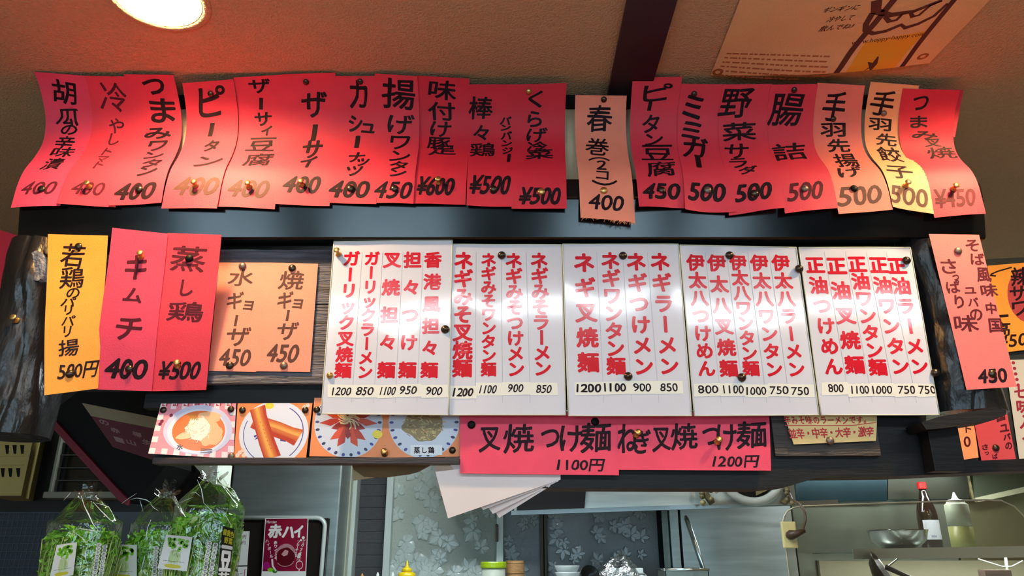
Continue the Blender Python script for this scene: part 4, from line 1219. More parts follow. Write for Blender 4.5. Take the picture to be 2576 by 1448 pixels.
# ================================================================== SPROUT BAGS on the pass shelf
LEAF = mat('sprout_leaf', (152, 214, 54), .5, 0, .45, 60, rgb2=(78, 150, 26))
STEM = mat('sprout_stem', (196, 220, 128), .45, 0, .2, 40)
BAGF = film('clear_bag_film', (253, 255, 252), .945, .09, .55, 24)
SHELF_Z = -.13
def sprouts(cx, cy, w, d, z0, zt, seed):
    rnd = random.Random(seed)
    b = MB()
    for i in range(420):
        x, y = cx + rnd.uniform(-.44, .44) * w, cy + rnd.uniform(-.42, .42) * d
        h = z0 + (zt - z0) * rnd.uniform(.62, 1.0) * (1 - .5 * abs((x - cx) / w) ** 2)
        dx, dy = rnd.uniform(-.018, .018), rnd.uniform(-.012, .012)
        P = [Vector((x, y, z0 + .01)), Vector((x + dx * .4, y + dy, (z0 * .5 + h * .5))), Vector((x + dx, y + dy * .5, h))]
        b.tube(P, [.0012, .0011, .0008], STEM, 4, cap=False)
        for q in range(rnd.choice((2, 3, 3, 4))):
            o = P[2] + Vector((0, 0, -.012 * q * rnd.random()))
            a = rnd.uniform(0, 2 * pi)
            L, wd = rnd.uniform(.014, .028), rnd.uniform(.004, .008)
            t = Vector((cos(a), sin(a), rnd.uniform(-.5, .7))).normalized()
            s = t.cross(Vector((0, 0, 1))).normalized() * wd
            mid = o + t * L * .5 + Vector((0, 0, .003))
            end = o + t * L - Vector((0, 0, rnd.uniform(0, .006)))
            vs = [o, mid + s, end, mid - s]
            for p in vs:
                p.x = min(max(p.x, cx - w * .47), cx + w * .47)
                p.y = min(max(p.y, cy - d * .46), cy + d * .46)
            b.add(vs, [(0, 1, 2), (0, 2, 3)], LEAF)
    # loose leafy clumps lower down so that the bag reads as packed
    for i in range(700):
        x, y = cx + rnd.uniform(-.46, .46) * w, cy - d * rnd.uniform(-.2, .45)
        z = z0 + (zt - z0) * rnd.uniform(.35, .95)
        a = rnd.uniform(0, 2 * pi)
        L, wd = rnd.uniform(.010, .022), rnd.uniform(.002, .005)
        t = Vector((cos(a), .3 * sin(a), rnd.uniform(-.8, .8))).normalized()
        s = t.cross(Vector((0, 1, 0.2))).normalized() * wd
        o = Vector((x, y, z))
        vs = [o, o + t * L * .5 + s, o + t * L, o + t * L * .5 - s]
        for p in vs:
            p.x = min(max(p.x, cx - w * .47), cx + w * .47)
            p.y = min(max(p.y, cy - d * .46), cy + d * .46)
        b.add(vs, [(0, 1, 2, 3)], LEAF if i % 4 else STEM)
    return b
def sprout_bag(cx, cy, w, d, zs, zt, label, seed, lean=0.0, band=False):
    e = empty('sprout_bag', (cx, cy, SHELF_Z), label, 'bag of sprouts', 'clear bags of pea sprouts')
    z0 = SHELF_Z
    def fn(u, v):
        a = 2 * pi * u
        z = z0 + .001 + (zt - z0) * v
        k = (z - z0) / (zs - z0)
        tw = max(0.0, (z - zs) / (zt - zs))
        f = (1 - .02 * k) if tw <= 0 else (1 - tw) ** .75 * .98
        if v > .96:
            f = .16 + .25 * (v - .96) / .04
        f = max(f, .10)
        if v == 0:
            f *= .96
        sg = lambda c, p: math.copysign(abs(c) ** p, c)
        x, y = w / 2 * f * sg(cos(a), .55), d / 2 * (f if tw <= 0 else f * .75) * sg(sin(a), .7)
        cr = (.05 + .25 * tw) * noise.noise(Vector((cos(a) * 2.3 + seed, sin(a) * 2.3, z * 26)))
        cr += .35 * tw * (1 - tw) * sin(a * 9 + seed) * .35
        return Vector((cx + x * (1 + cr) + lean * tw * .03, cy + y * (1 + cr), z + .006 * tw * sin(a * 5 + seed)))
    under(MB().grid(fn, 72, 60, BAGF, closed_u=True).build('plastic_film', smooth=True), e)
    s = under(sprouts(cx, cy, w * .94, d * .9, z0 + .004, zs - .012, seed).build('sprouts'), e)
    s['kind'] = 'stuff'
    # root mat
    under(MB().box((cx - w * .42, cy - d * .38, z0 + .002), (cx + w * .42, cy + d * .38, z0 + .03), mat('root_mat', (214, 190, 120), .8, 0, .3, 90), .008).build('root_mat'), e)
    # stray twist of film sticking up
    tf = MB()
    for q in range(3):
        a = seed + q * 2.1
        p = Vector((cx + lean * .03, cy, zt))
        tf.add([p + Vector((-.012, 0, -.012)), p + Vector((.012, .003, -.010)), p + Vector((.016 * cos(a), .01 * sin(a), .022)), p + Vector((-.004 + .012 * cos(a), .012 * sin(a), .026))], [(0, 1, 2, 3)], BAGF)
    under(tf.build('film_end', smooth=True), e)
    return e, fn
LABEL_W = mat('white_label', (226, 230, 226), .35)
LGREEN, LGREEN2, LYEL = mat('label_green', (120, 200, 24), .4), mat('label_pale_green', (196, 222, 160), .4), mat('label_yellow', (206, 200, 44), .4)
def bag_label(e, c, Y, tilt):
    sh = flat_sheet(c, (Y, Y, Y, Y), 6, 8)
    o = under(sh.build('label', LABEL_W), e)
    k = Ink(sh)
    r = random.Random(int(c[0][0]))
    for q in range(8):
        k.stroke([(.36 + .045 * q, .40), (.32 + .055 * q, .84)], .0008, LGREEN2)
    k.disc(.48, .62, .2, .2, LGREEN2, 20, .2)
    k.layer = 1
    for q in range(26):
        k.disc(.5 + .34 * r.uniform(-1, 1), .20 + .11 * r.uniform(-1, 1), .075, .05, LGREEN, 12, .2)
    for (u, v) in ((.36, .36), (.62, .36), (.42, .33), (.60, .42)):
        k.disc(u, v, .06, .05, LGREEN, 12, .2)
    k.disc(.48, .90, .30, .055, LYEL, 24, .25)
    k.layer = 2
    for q in range(14):
        k.stroke([(.14 + .053 * q, .76), (.165 + .053 * q, .762)], .0008, INK)
    m = k.build('label_print', None, clip=True)
    m.parent = o
    return sh
def bag_print(e, x0, y0, x1, y1, n, Y, s1, s2):
    """two columns of small white outlined lettering down the film"""
    c = [(x0 - 14, y0 - 8), (x0 + 26, y0 - 8), (x1 + 26, y1 + 10), (x1 - 14, y1 + 10)]
    sh = flat_sheet(c, (Y,) * 4, 2, 4)
    for col, s in ((0, s1), (1, s2)):
        k = Ink(sh)
        for j in range(n):
            t = j / (n - 1)
            x, y = x0 + (x1 - x0) * t + 15 * col, y0 + (y1 - y0) * t + 4 * col
            k.layer = 0
            u, v = sh.uv(x, y)
            k.disc(u, v, .17, .52 / n, WHITE, 12)
            k.layer = 1.5
            k.text(s[j % len(s)], x, y, 9, 9, mat('dark_green_ink', (18, 60, 34), .5), .02, em=True, wob=0)
        under(k.build('film_lettering', None), e)
e1, f1 = sprout_bag(-.808, 1.50, .128, .085, .066, .118, 'clear bag of pea sprouts standing beside the dark mosaic tiles', 3, -.2)
e2, f2 = sprout_bag(-.706, 1.59, .114, .078, .066, .128, 'clear bag of pea sprouts between the two other sprout bags', 11, .1)
e3, f3 = sprout_bag(-.567, 1.475, .124, .09, .094, .150, 'clear bag of pea sprouts with a black band and white characters', 19, -.1)
bag_label(e1, [(143,1370),(194,1363),(184,1446),(124,1456)], 1.4545, 0)
bag_label(e2, [(288,1368),(344,1370),(344,1458),(268,1458)], 1.5475, 0)
bag_label(e3, [(418,1344),(484,1350),(470,1436),(396,1428)], 1.4265, 0)
bag_print(e1, 249, 1370, 238, 1446, 9, 1.4535, 'エンドウの若菜です', '豆苗のおいしさ')
bag_print(e2, 393, 1378, 388, 1446, 8, 1.5465, 'エンドウの若菜です', '豆苗のおいしさ')
bag_print(e3, 527, 1366, 514, 1446, 9, 1.4255, 'エンドウの若菜です', '食べきり簡単に使える')
CREASE_GLINT = mat('crease_glint', (226, 236, 234), .12, spec=.8)  # glossy white: highlights along the bag creases put into the colour
def crease_glints(e, Y, paths):
    for p in paths:
        k = MB()
        n = len(p)
        k.tube([PY(x, y, Y) for x, y in p], [.0003] + [.0011 if q % 2 else .0006 for q in range(n - 2)] + [.0002], CREASE_GLINT, 5)
        under(k.build('crease_glint', smooth=True), e)
crease_glints(e1, 1.452, [[(204, 1246), (212, 1272), (222, 1292), (234, 1318), (250, 1336)], [(234, 1262), (252, 1282), (264, 1294), (278, 1308), (288, 1314)], [(160, 1258), (170, 1247), (178, 1238)],
                  [(182, 1333), (202, 1329), (226, 1333), (252, 1337)], [(182, 1334), (206, 1352), (216, 1364), (226, 1356), (250, 1340)], [(222, 1366), (216, 1384), (214, 1400), (218, 1412)], [(240, 1264), (262, 1270), (276, 1276)]])
crease_glints(e2, 1.546, [[(306, 1266), (322, 1254), (344, 1240)], [(352, 1258), (356, 1272), (360, 1286)], [(378, 1266), (386, 1276), (398, 1284)], [(380, 1306), (372, 1324), (368, 1344), (370, 1362)], [(326, 1256), (344, 1252), (366, 1256), (380, 1264)]])
crease_glints(e3, 1.424, [[(496, 1206), (506, 1228), (510, 1250), (512, 1264)], [(512, 1264), (528, 1280), (544, 1300)], [(452, 1264), (470, 1256), (486, 1250)], [(414, 1336), (426, 1334), (438, 1326)], [(474, 1272), (484, 1270), (492, 1272)], [(556, 1284), (570, 1300), (584, 1326)], [(478, 1240), (492, 1238), (504, 1248)]])
# black band with the name, down the side of the third bag
sh = flat_sheet([(561,1322),(590,1330),(576,1462),(545,1462)], (1.4262, 1.44, 1.44, 1.4262), 4, 8)
o = under(sh.build('name_band', mat('band_black', (16, 18, 18), .35)), e3)
k = Ink(sh)
for j, ch in enumerate('緑黄色'):
    k.text(ch, 566 + 9 * j, 1338 + 3 * j, 9, 17, LYEL, .05, em=True, wob=0)
for j, ch in enumerate('野菜'):
    k.text(ch, 569 + 11 * j, 1358 + 3 * j, 10, 17, LYEL, .05, em=True, wob=0)
k.text('豆', 568, 1404, 26, 62, WHITE, .035, wob=0)
k.text('苗', 562, 1452, 26, 26, WHITE, .035, wob=0)
m = k.build('band_lettering', None); m.parent = o

# ================================================================== KITCHEN, BACK
# tall steel refrigerator with a glass door
e = empty('refrigerator', (PY(700, 1400, 2.7).x, 2.8, FLOOR), 'steel kitchen refrigerator with a pale framed dark door and a red poster', 'refrigerator')
fx0, fx1 = PY(566, 1350, 2.7).x, PY(848, 1350, 2.7).x
under(MB().box((fx0, 2.7, FLOOR), (fx1, 3.04, .45), STEEL, .006).build('cabinet'), e)
dz = PY(700, 1302, 2.69).z
under(MB().box((fx0 + .004, 2.692, -.9), (fx1 - .028, 2.6995, dz), mat('dark_glass_door', (52, 46, 42), .12, .3, .3, 3), .003).build('door'), e)
tr = MB()
xa, xb = PY(575, 1302, 2.685).x, PY(819, 1302, 2.685).x
R = .03
path = [Vector((xa, 2.685, dz))] + [Vector((xb - R + R * sin(t), 2.685, dz - R + R * cos(t))) for t in [pi / 2 * q / 6 for q in range(7)]] + [Vector((xb, 2.685, -.9))]
under(tr.tube(path, .0075, ALU, 8).build('door_trim', smooth=True), e)
REDP = mat('poster_crimson', (168, 8, 36), .35, 0, .2, 3, rgb2=(110, 4, 50))
sh, o = note('drink_poster', [(667,1303),(776,1302),(769,1470),(656,1470)], 2.674, WHITE, 'red 赤ハイ drink poster on the refrigerator door', 'poster')
k = Ink(sh)
k.poly([(.02, .01), (.98, .01), (.98, .80), (.02, .80)], REDP)
k.layer = 1
k.disc(.10, .72, .08, .06, mat('poster_magenta', (160, 16, 110), .4), 20)
k.text('Mercian', 683, 1312, 26, 7, WHITE, .004, shear=.3, wob=0)
k.chars('赤,692,1335,32,32 ハ,726,1338,28,26 イ,751,1336,20,28', WHITE, .05, 0)
k.disc(.90, .30, .035, .022, WHITE, 14); k.disc(.85, .34, .025, .016, WHITE, 14)
k.column('ハイボール', 672, 1360, 683, 1398, 9, WHITE, .03)
k.column('赤ワインの', 693, 1364, 695, 1402, 9, WHITE, .03)
k.column('シュワッと爽快', 765, 1358, 752, 1400, 8, WHITE, .03)
k.column('フルーティな', 751, 1362, 744, 1396, 8, WHITE, .03)
k.disc(.52, .56, .23, .17, mat('glass_pink', (186, 130, 140), .3), 30)
k.layer = 2
k.disc(.52, .60, .21, .15, mat('wine_dark', (92, 8, 22), .3), 30, .1)
k.layer = 3
k.poly([(.42, .55), (.50, .48), (.58, .50), (.56, .56), (.48, .58)], mat('ice_pink', (206, 150, 150), .3))
k.ring(.52, .62, .20, .11, .05, mat('glass_pink', (186, 130, 140), .3), 20, .3, 2.6)
k.stroke([(.22, .62), (.24, .72), (.32, .80)], .006, mat('straw_white', (220, 214, 206), .4))
k.ring(.84, .71, .075, .06, .09, WHITE, 24); k.stroke([(.84, .77), (.84, .80)], .003, WHITE)
k.text('赤', 752, 1398, 9, 10, WHITE, .03); k.text('ハイ', 751, 1407, 10, 6, WHITE, .01)
k.disc(.20, .78, .07, .03, LGREEN, 14, .3); k.disc(.30, .80, .06, .03, mat('leaf_dark', (50, 120, 30), .4), 14, .3)
k.build('printing', o)
sh, o = note('price_sheet', [(596,1336),(628,1335),(622,1421),(584,1422)], 2.684, WHITE, 'white sheet printed 550円 and 500円 on the refrigerator door', 'notice')
k = Ink(sh)
k.text('550円', 608, 1350, 22, 9, INK_BROWN, .01, wob=0); k.text('500円', 606, 1365, 22, 9, INK_BROWN, .01, wob=0)
k.build('printing', o)
sh, o = note('price_sheet', [(584,1425),(622,1424),(618,1480),(578,1480)], 2.684, WHITE, 'white sheet headed メニュー below the 550円 sheet', 'notice')
k = Ink(sh); k.text('メニュー', 596, 1443, 26, 8, INK, .01, wob=0); k.stroke([(.86, .1), (.84, .9)], .002, PRINT_RED); k.build('printing', o)

# window wall behind
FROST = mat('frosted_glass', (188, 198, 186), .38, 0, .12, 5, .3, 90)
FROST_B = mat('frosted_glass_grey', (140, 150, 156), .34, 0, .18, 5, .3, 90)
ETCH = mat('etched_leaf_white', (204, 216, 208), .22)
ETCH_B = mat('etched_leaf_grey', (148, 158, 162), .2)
YW = 2.95
def vbar(x0, x1, y0, y1, Y, d, m, name, parent):
    """upright bar seen at pixel columns x0..x1 measured at the picture's foot"""
    a, b = PY(x0, 1440, Y).x, PY(x1, 1440, Y).x
    return MB().box((a, Y, -.45), (b, Y + d, .55), m, .002).build(name, parent)
w1 = struct(MB().box((PY(840, 1440, YW).x, YW + .04, -.5), (PY(1262, 1440, YW).x, YW + .06, .6), mat('window_dark', (60, 58, 54), .6)).build('window_1'))
vbar(833, 846, 0, 0, YW - .08, .1, BLACK, 'gasket', w1)
vbar(847, 868, 0, 0, YW - .1, .13, mat('cream_aluminium', (196, 200, 176), .45, .1), 'jamb', w1)
vbar(868, 884, 0, 0, YW - .06, .09, ALU, 'frame', w1)
SID = mat('grey_siding', (72, 72, 74), .6, 0, .15, 60, .3, 300)
for j in range(22):
    z = -.45 + j * .042
    a, b = PY(883, 1440, YW).x, PY(962, 1440, YW).x
    MB().box((a, YW, z), (b, YW + .035 - .004 * (j % 2), z + .0412), SID, .0008).build('siding_board', w1)
vbar(961, 978, 0, 0, YW - .05, .08, ALU, 'frame', w1)
def leaf_window(par, x0, x1, Y, glass, etch, n, seed, big):
    a, b = PY(x0, 1440, Y).x, PY(x1, 1440, Y).x
    g = MB().box((a, Y, -.45), (b, Y + .006, .55), glass, .001).build('pane', par)
    r = random.Random(seed)
    lm = MB()
    for i in range(n):
        cx, cz = r.uniform(a + .02, b - .02), r.uniform(-.12, .40)
        rad = r.uniform(.030, .050) * big
        a0 = r.uniform(0, 6.3)
        for q in range(5):
            t = a0 + (q - 2) * 1.05
            L = rad * (1.0 if q == 2 else .85 if q in (1, 3) else .6)
            pts = []
            for s in range(9):
                f = s / 8
                wd = L * .40 * sin(pi * min(f * 1.05, 1)) ** .8
                pts.append((f * L, wd))
            out = [(x, w_) for x, w_ in pts] + [(x, -w_) for x, w_ in reversed(pts[1:-1])]
            mid = [(x * .98, 0) for x, w_ in pts[1:-1]]
            P = lambda x, w_, dy: Vector((min(max(cx + x * cos(t) - w_ * sin(t), a + .001), b - .001), Y - dy, cz + x * sin(t) + w_ * cos(t)))
            lift = (i * 5 + q) * 1.3e-5
            ro = [P(x, w_, .0003 + lift) for x, w_ in out]
            ri = [P(x * .9 + L * .06, w_ * .40, .0038 + lift) for x, w_ in out]
            m_ = len(ro)
            lm.add(ro + ri, [(k_, (k_ + 1) % m_, (k_ + 1) % m_ + m_, k_ + m_) for k_ in range(m_)] + [tuple(range(m_, 2 * m_))], etch)
    tag(lm.build('etched_leaves', g), kind='stuff')
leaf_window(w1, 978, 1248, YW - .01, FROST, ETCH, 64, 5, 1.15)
vbar(1248, 1266, 0, 0, YW - .05, .08, ALU, 'frame', w1)
MB().box((PY(1246, 1440, 2.88).x, 2.872, PY(1250, 1362, 2.88).z), (PY(1253, 1440, 2.88).x, 2.90, PY(1250, 1318, 2.88).z), BRONZE, .003).build('latch', w1)
w2 = struct(MB().box((PY(1268, 1440, YW).x, YW + .04, -.5), (PY(1730, 1440, YW).x, YW + .06, .6), mat('window_dark', (60, 58, 54), .6)).build('window_2'))
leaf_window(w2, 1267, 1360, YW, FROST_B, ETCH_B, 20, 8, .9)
vbar(1359, 1368, 0, 0, YW - .02, .05, mat('olive_frame', (74, 72, 58), .5, .4), 'frame', w2)
vbar(1370, 1378, 0, 0, YW - .02, .05, mat('olive_frame', (74, 72, 58), .5, .4), 'frame', w2)
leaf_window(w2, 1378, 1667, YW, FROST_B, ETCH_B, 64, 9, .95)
vbar(1664, 1672, 0, 0, YW - .03, .06, BLACK, 'gasket', w2)
vbar(1673, 1690, 0, 0, YW - .04, .08, STEEL_DK, 'frame', w2)
vbar(1694, 1716, 0, 0, YW - .06, .1, STEEL, 'frame', w2)
# brownish board beside the window head
cf = [PY(p[0], p[1], 2.62) for p in [(1083,1120),(1290,1120),(1290,1232),(1108,1248)]]
tag(MB().prism(cf, (0, .3, 0), mat('taupe_board', (124, 108, 94), .7, 0, .1, 8)).build('header_board'), 'taupe board behind the white hanging sheets', 'board')

# extractor hood
e = empty('extractor_hood', PY(1700, 1290, 2.42), 'steel extractor hood with a bright lip behind the lower timber beam', 'hood')
fp = [PY(p[0], p[1], 2.42) for p in [(1294,1000),(1998,1000),(1998,1265),(1294,1288)]]
under(MB().prism(fp, (0, .16, 0), STEEL).build('canopy'), e)
fp = [PY(p[0], p[1], 2.385) for p in [(1286,1284),(2108,1256),(2108,1267),(1286,1295)]]
under(MB().prism(fp, (0, .0345, 0), mat('bright_steel', (200, 210, 208), .22, 1.0)).build('lip'), e)
fp = [PY(p[0], p[1], 2.41) for p in [(1300,1120),(1482,1120),(1470,1285),(1300,1290)]]
under(MB().prism(fp, (0, .009, 0), BLACK).build('filter_panel'), e)
# exhaust fan in front of it
e = empty('exhaust_fan', PY(1885, 1265, 2.36), 'greasy grey exhaust fan with a round ring, under the lower timber beam', 'fan')
FANW = mat('fan_grey', (176, 184, 176), .4, 0, .2, 10)
GREASE = mat('greasy_beige', (140, 128, 84), .5, 0, .6, 30, rgb2=(30, 26, 16))
x0, x1, z0, z1 = PY(1768, 1240, 2.37).x, PY(2000, 1240, 2.37).x, PY(1885, 1269, 2.37).z, PY(1885, 1100, 2.37).z
under(MB().box((x0, 2.368, z0), (x1, 2.384, z1), FANW, .004).build('plate'), e)
cx, cz = PY(1893, 1176, 2.33).x, PY(1893, 1176, 2.33).z
ring = [Vector((cx + .098 * cos(t), 2.345, cz + .098 * sin(t))) for t in [2 * pi * q / 48 for q in range(49)]]
under(MB().tube(ring, .013, FANW, 10, cap=False).build('ring', smooth=True), e)
under(MB().lathe([(.085, 0), (.085, .004), (.001, .005)], BLACK, (cx, 2.367, cz), 32, mtx=Matrix.Rotation(pi / 2, 4, 'X')).build('opening'), e)
for q in range(4):
    t = q * pi / 2 + .5
    bl = [Vector((cx + .02 * cos(t), 2.352, cz + .02 * sin(t))), Vector((cx + .08 * cos(t - .4), 2.348, cz + .08 * sin(t - .4))), Vector((cx + .085 * cos(t + .35), 2.356, cz + .085 * sin(t + .35)))]
    under(MB().prism(bl, (0, .002, 0), GREASE).build('fan_blade'), e)
for sx in (1778, 1985):
    k = MB()
    r = random.Random(sx)
    k.tube([PY(sx - 14, 1218, 2.345), PY(sx, 1246, 2.345), PY(sx + (14 if sx < 1800 else -14), 1266, 2.345)], .010, GREASE, 8)
    for q in range(5):
        p = PY(sx + r.uniform(-16, 14), 1232 + 8 * q, 2.340)
        k.lathe([(.001, -.006), (.008, -.003), (.009, .003), (.001, .007)], GREASE, p, 10, mtx=Matrix.Rotation(pi / 2, 4, 'X'))
    under(k.build('bracket', smooth=True), e)
under(MB().tube([PY(1800, 1238, 2.34), PY(1842, 1216, 2.34)], .005, mat('pale_stay', (206, 206, 176), .5), 6).build('stay'), e)
# steel wall panels of the cooking side
e = empty('steel_panelling', PY(2200, 1440, 2.9), 'steel wall panels behind the acrylic guard', 'wall panel')
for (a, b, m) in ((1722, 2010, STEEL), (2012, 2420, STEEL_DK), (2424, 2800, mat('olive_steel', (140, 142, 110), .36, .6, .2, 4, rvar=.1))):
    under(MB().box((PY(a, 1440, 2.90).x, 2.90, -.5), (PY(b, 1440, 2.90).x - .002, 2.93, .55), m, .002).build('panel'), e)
e = empty('side_hood', PY(2200, 1265, 2.5), 'teal tinted steel hood side beside the exhaust fan', 'hood')
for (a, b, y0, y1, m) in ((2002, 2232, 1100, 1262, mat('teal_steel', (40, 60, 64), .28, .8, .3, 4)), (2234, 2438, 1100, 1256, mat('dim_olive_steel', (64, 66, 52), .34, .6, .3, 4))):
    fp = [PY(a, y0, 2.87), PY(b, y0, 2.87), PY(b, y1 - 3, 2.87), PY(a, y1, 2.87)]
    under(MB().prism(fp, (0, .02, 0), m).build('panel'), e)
fp = [PY(p[0], p[1], 2.865) for p in [(2432,1190),(2438,1190),(2452,1256),(2446,1258)]]
under(MB().prism(fp, (0, .02, 0), GREASE).build('seam'), e)
fp = [PY(p[0], p[1], 2.86) for p in [(2440,1100),(2700,1100),(2700,1205),(2560,1240),(2452,1256)]]
under(MB().prism(fp, (0, .02, 0), mat('olive_grey_steel', (86, 92, 70), .45, .5, .2, 4)).build('panel'), e)
fp = [PY(p[0], p[1], 2.85) for p in [(2452,1252),(2700,1196),(2700,1212),(2462,1262)]]
under(MB().prism(fp, (0, .02, 0), mat('cream_strip', (176, 172, 138), .5)).build('edge_strip'), e)
under(MB().box((PY(2005, 1260, 2.55).x, 2.60, .36), (1.9, 2.869, .372), STEEL_DK, .001).build('hood_top'), e)
tube_lamp(.98, 1.75, 2.64, 2.72, P_KITCHEN * .8, 'unseen fill lamp added inside the steel side hood above the sauce bottles', 'fluorescent lamps', .3598)  # fill lamp added out of sight to brighten the steel panels
# slanting steel pole
tag(MB().tube([PY(1724, 1296, 2.62), PY(1728, 1306, 2.62), PY(1786, 1476, 2.50)], [.004, .0085, .0085], mat('bright_steel', (200, 210, 208), .22, 1.0), 12).build('steel_pole', smooth=True), 'bright slanting steel pole in front of the steel wall panel', 'pole')

# outlet with plug, and its flex
e = empty('wall_outlet', PY(1990, 1405, 2.3), 'cream wall outlet with a brown plug and looping flex, beside the acrylic guard', 'outlet')
OUT = mat('cream_outlet', (226, 214, 150), .45)
fp = [PY(p[0], p[1], 2.285) for p in [(1967,1312),(2000,1311),(2008,1378),(1976,1378)]]
ox0, ox1, oz0, oz1 = PY(1969, 1345, 2.285).x, PY(2005, 1345, 2.285).x, PY(1985, 1378, 2.285).z, PY(1985, 1311, 2.285).z
under(MB().box((ox0, 2.285, oz0), (ox1, 2.297, oz1), OUT, .003).build('plate'), e)
PLUG = mat('brown_plug', (70, 50, 34), .5)
p = PY(1990, 1345, 2.27)
under(MB().tube([p + Vector((0, .012, 0)), p, p + Vector((.012, -.01, .003)), p + Vector((.036, -.012, .012))], [.012, .014, .010, .006], PLUG, 10).build('plug', smooth=True), e)
q = p + Vector((.036, -.012, .012))
pts = [q, PY(2020, 1330, 2.255), PY(2027, 1305, 2.255), PY(2024, 1285, 2.255), PY(2012, 1266, 2.26), PY(1992, 1256, 2.30), PY(1985, 1240, 2.335)]
under(MB().tube(pts, .0038, mat('brown_flex', (96, 78, 62), .4), 8).build('flex', smooth=True), e)

# acrylic splash guard
ac = []
for (x, y) in [(2000,1560),(1972,1330),(1970,1312),(1973,1298),(1982,1284),(1997,1276),(2020,1272),(2240,1264),(2480,1256),(2520,1258),(2552,1272),(2576,1296),(2604,1340),(2640,1560)]:
    ac.append(PY(x, y, 2.30))
GUARD = film('smoked_acrylic', (238, 234, 226), .955, .12)
e = empty('splash_guard', PY(2300, 1440, 2.30), 'clear rounded acrylic splash guard in front of the sauce bottles', 'splash guard')
under(MB().prism(ac, (0, .004, 0), GUARD).build('acrylic_sheet'), e)
under(MB().tube([v + Vector((0, .002, 0)) for v in ac], .0022, mat('acrylic_edge', (206, 196, 172), .25), 6).build('polished_edge', smooth=True), e)

# steel shelf with bottles
e = empty('steel_shelf', PY(2380, 1395, 2.55), 'steel shelf with a bright front lip, carrying sauce bottles', 'shelf')
ZS = PY(2380, 1380, 2.55).z
sx0, sx1 = PY(2146, 1385, 2.55).x, 1.9
sl = [(sx0, 2.55, ZS - .028), (sx1, 2.55, ZS - .012), (sx1, 2.55, ZS + .012), (sx0, 2.55, ZS - .004)]
under(MB().prism([(sx0, 2.55, ZS - .030), (sx1, 2.55, ZS - .023), (sx1, 2.55, ZS + .014), (sx0, 2.55, ZS + .0)], (0, .006, 0), mat('pale_steel_lip', (206, 212, 202), .3, .3)).build('lip'), e)
under(MB().prism([(sx0, 2.556, ZS - .014), (sx1, 2.556, ZS - .002), (sx1, 2.556, ZS + .002), (sx0, 2.556, ZS - .010)], (0, .34, 0), STEEL).build('shelf_board'), e)
def shelf_z(x):
    return ZS - .010 + (x - sx0) / (sx1 - sx0) * .012
# sauce bottle with red cap
bx = PY(2345, 1370, 2.80).x
bz = shelf_z(bx)
e = empty('sauce_bottle', (bx, 2.80, bz), 'dark sauce bottle with a red cap and a white label on the steel shelf', 'bottle')
H = PY(2325, 1212, 2.80).z - bz
GLASS = mat('dark_brown_glass', (30, 20, 14), .08, 0, spec=.8)
pr = [(.030, 0), (.034, .004), (.034, H * .50), (.031, H * .60), (.018, H * .78), (.0125, H * .86), (.012, H * .90)]
under(MB().lathe(pr, GLASS, (bx, 2.80, bz), 28).build('bottle_body', smooth=True), e)
under(MB().lathe([(.0135, H * .895), (.0155, H * .90), (.0155, H * .98), (.013, H)], mat('red_cap', (206, 30, 26), .35), (bx, 2.80, bz), 20).build('cap'), e)
lb = MB()
lb.grid(lambda u, v: Vector((bx + .0347 * sin(-1.0 + 1.9 * u), 2.80 - .0347 * cos(-1.0 + 1.9 * u), bz + H * (.16 + .28 * (1 - v)))), 10, 4, mat('blue_white_label', (196, 204, 216), .5))
lb.grid(lambda u, v: Vector((bx + .0349 * sin(-.4 + .5 * u), 2.80 - .0349 * cos(-.4 + .5 * u), bz + H * (.19 + .03 * (1 - v)))), 4, 1, mat('label_blue', (140, 150, 170), .5))
under(lb.build('label'), e)
# clear squeeze bottle with pale oil
bx = PY(2424, 1370, 2.66).x
bz = shelf_z(bx) + .003
e = empty('squeeze_bottle', (bx, 2.66, bz), 'pale squeeze bottle half full of oil on the steel shelf', 'bottle')
H = PY(2405, 1238, 2.66).z - bz
MILK = mat('milky_plastic', (166, 178, 160), .4, spec=.4)
under(MB().lathe([(.034, 0), (.037, .004), (.037, H * .40)], mat('oil_through_plastic', (150, 156, 96), .35), (bx, 2.66, bz), 24).build('oil_part', smooth=True), e)
under(MB().lathe([(.0371, H * .40), (.037, H * .78), (.030, H * .81), (.026, H * .82)], MILK, (bx, 2.66, bz), 24).build('bottle_body', smooth=True), e)
under(MB().lathe([(.028, H * .80), (.028, H * .86), (.012, H * .88), (.009, H * .90), (.0025, H)], mat('white_nozzle', (220, 226, 216), .4), (bx, 2.66, bz), 20).build('nozzle', smooth=True), e)
# steel bowl on the shelf
bx = PY(2262, 1370, 2.665).x
bz = shelf_z(bx)
BOWL = mat('mirror_steel', (190, 196, 196), .12, 1.0)
tag(MB().lathe([(.03, 0), (.055, .006), (.085, .03), (.093, .060), (.096, .064), (.094, .064), (.088, .058), (.08, .03), (.05, .01), (.001, .006)], BOWL, (bx, 2.665, bz + .004), 36).build('steel_bowl', smooth=True), 'shiny steel mixing bowl on the shelf beside the dark sauce bottle', 'bowl')
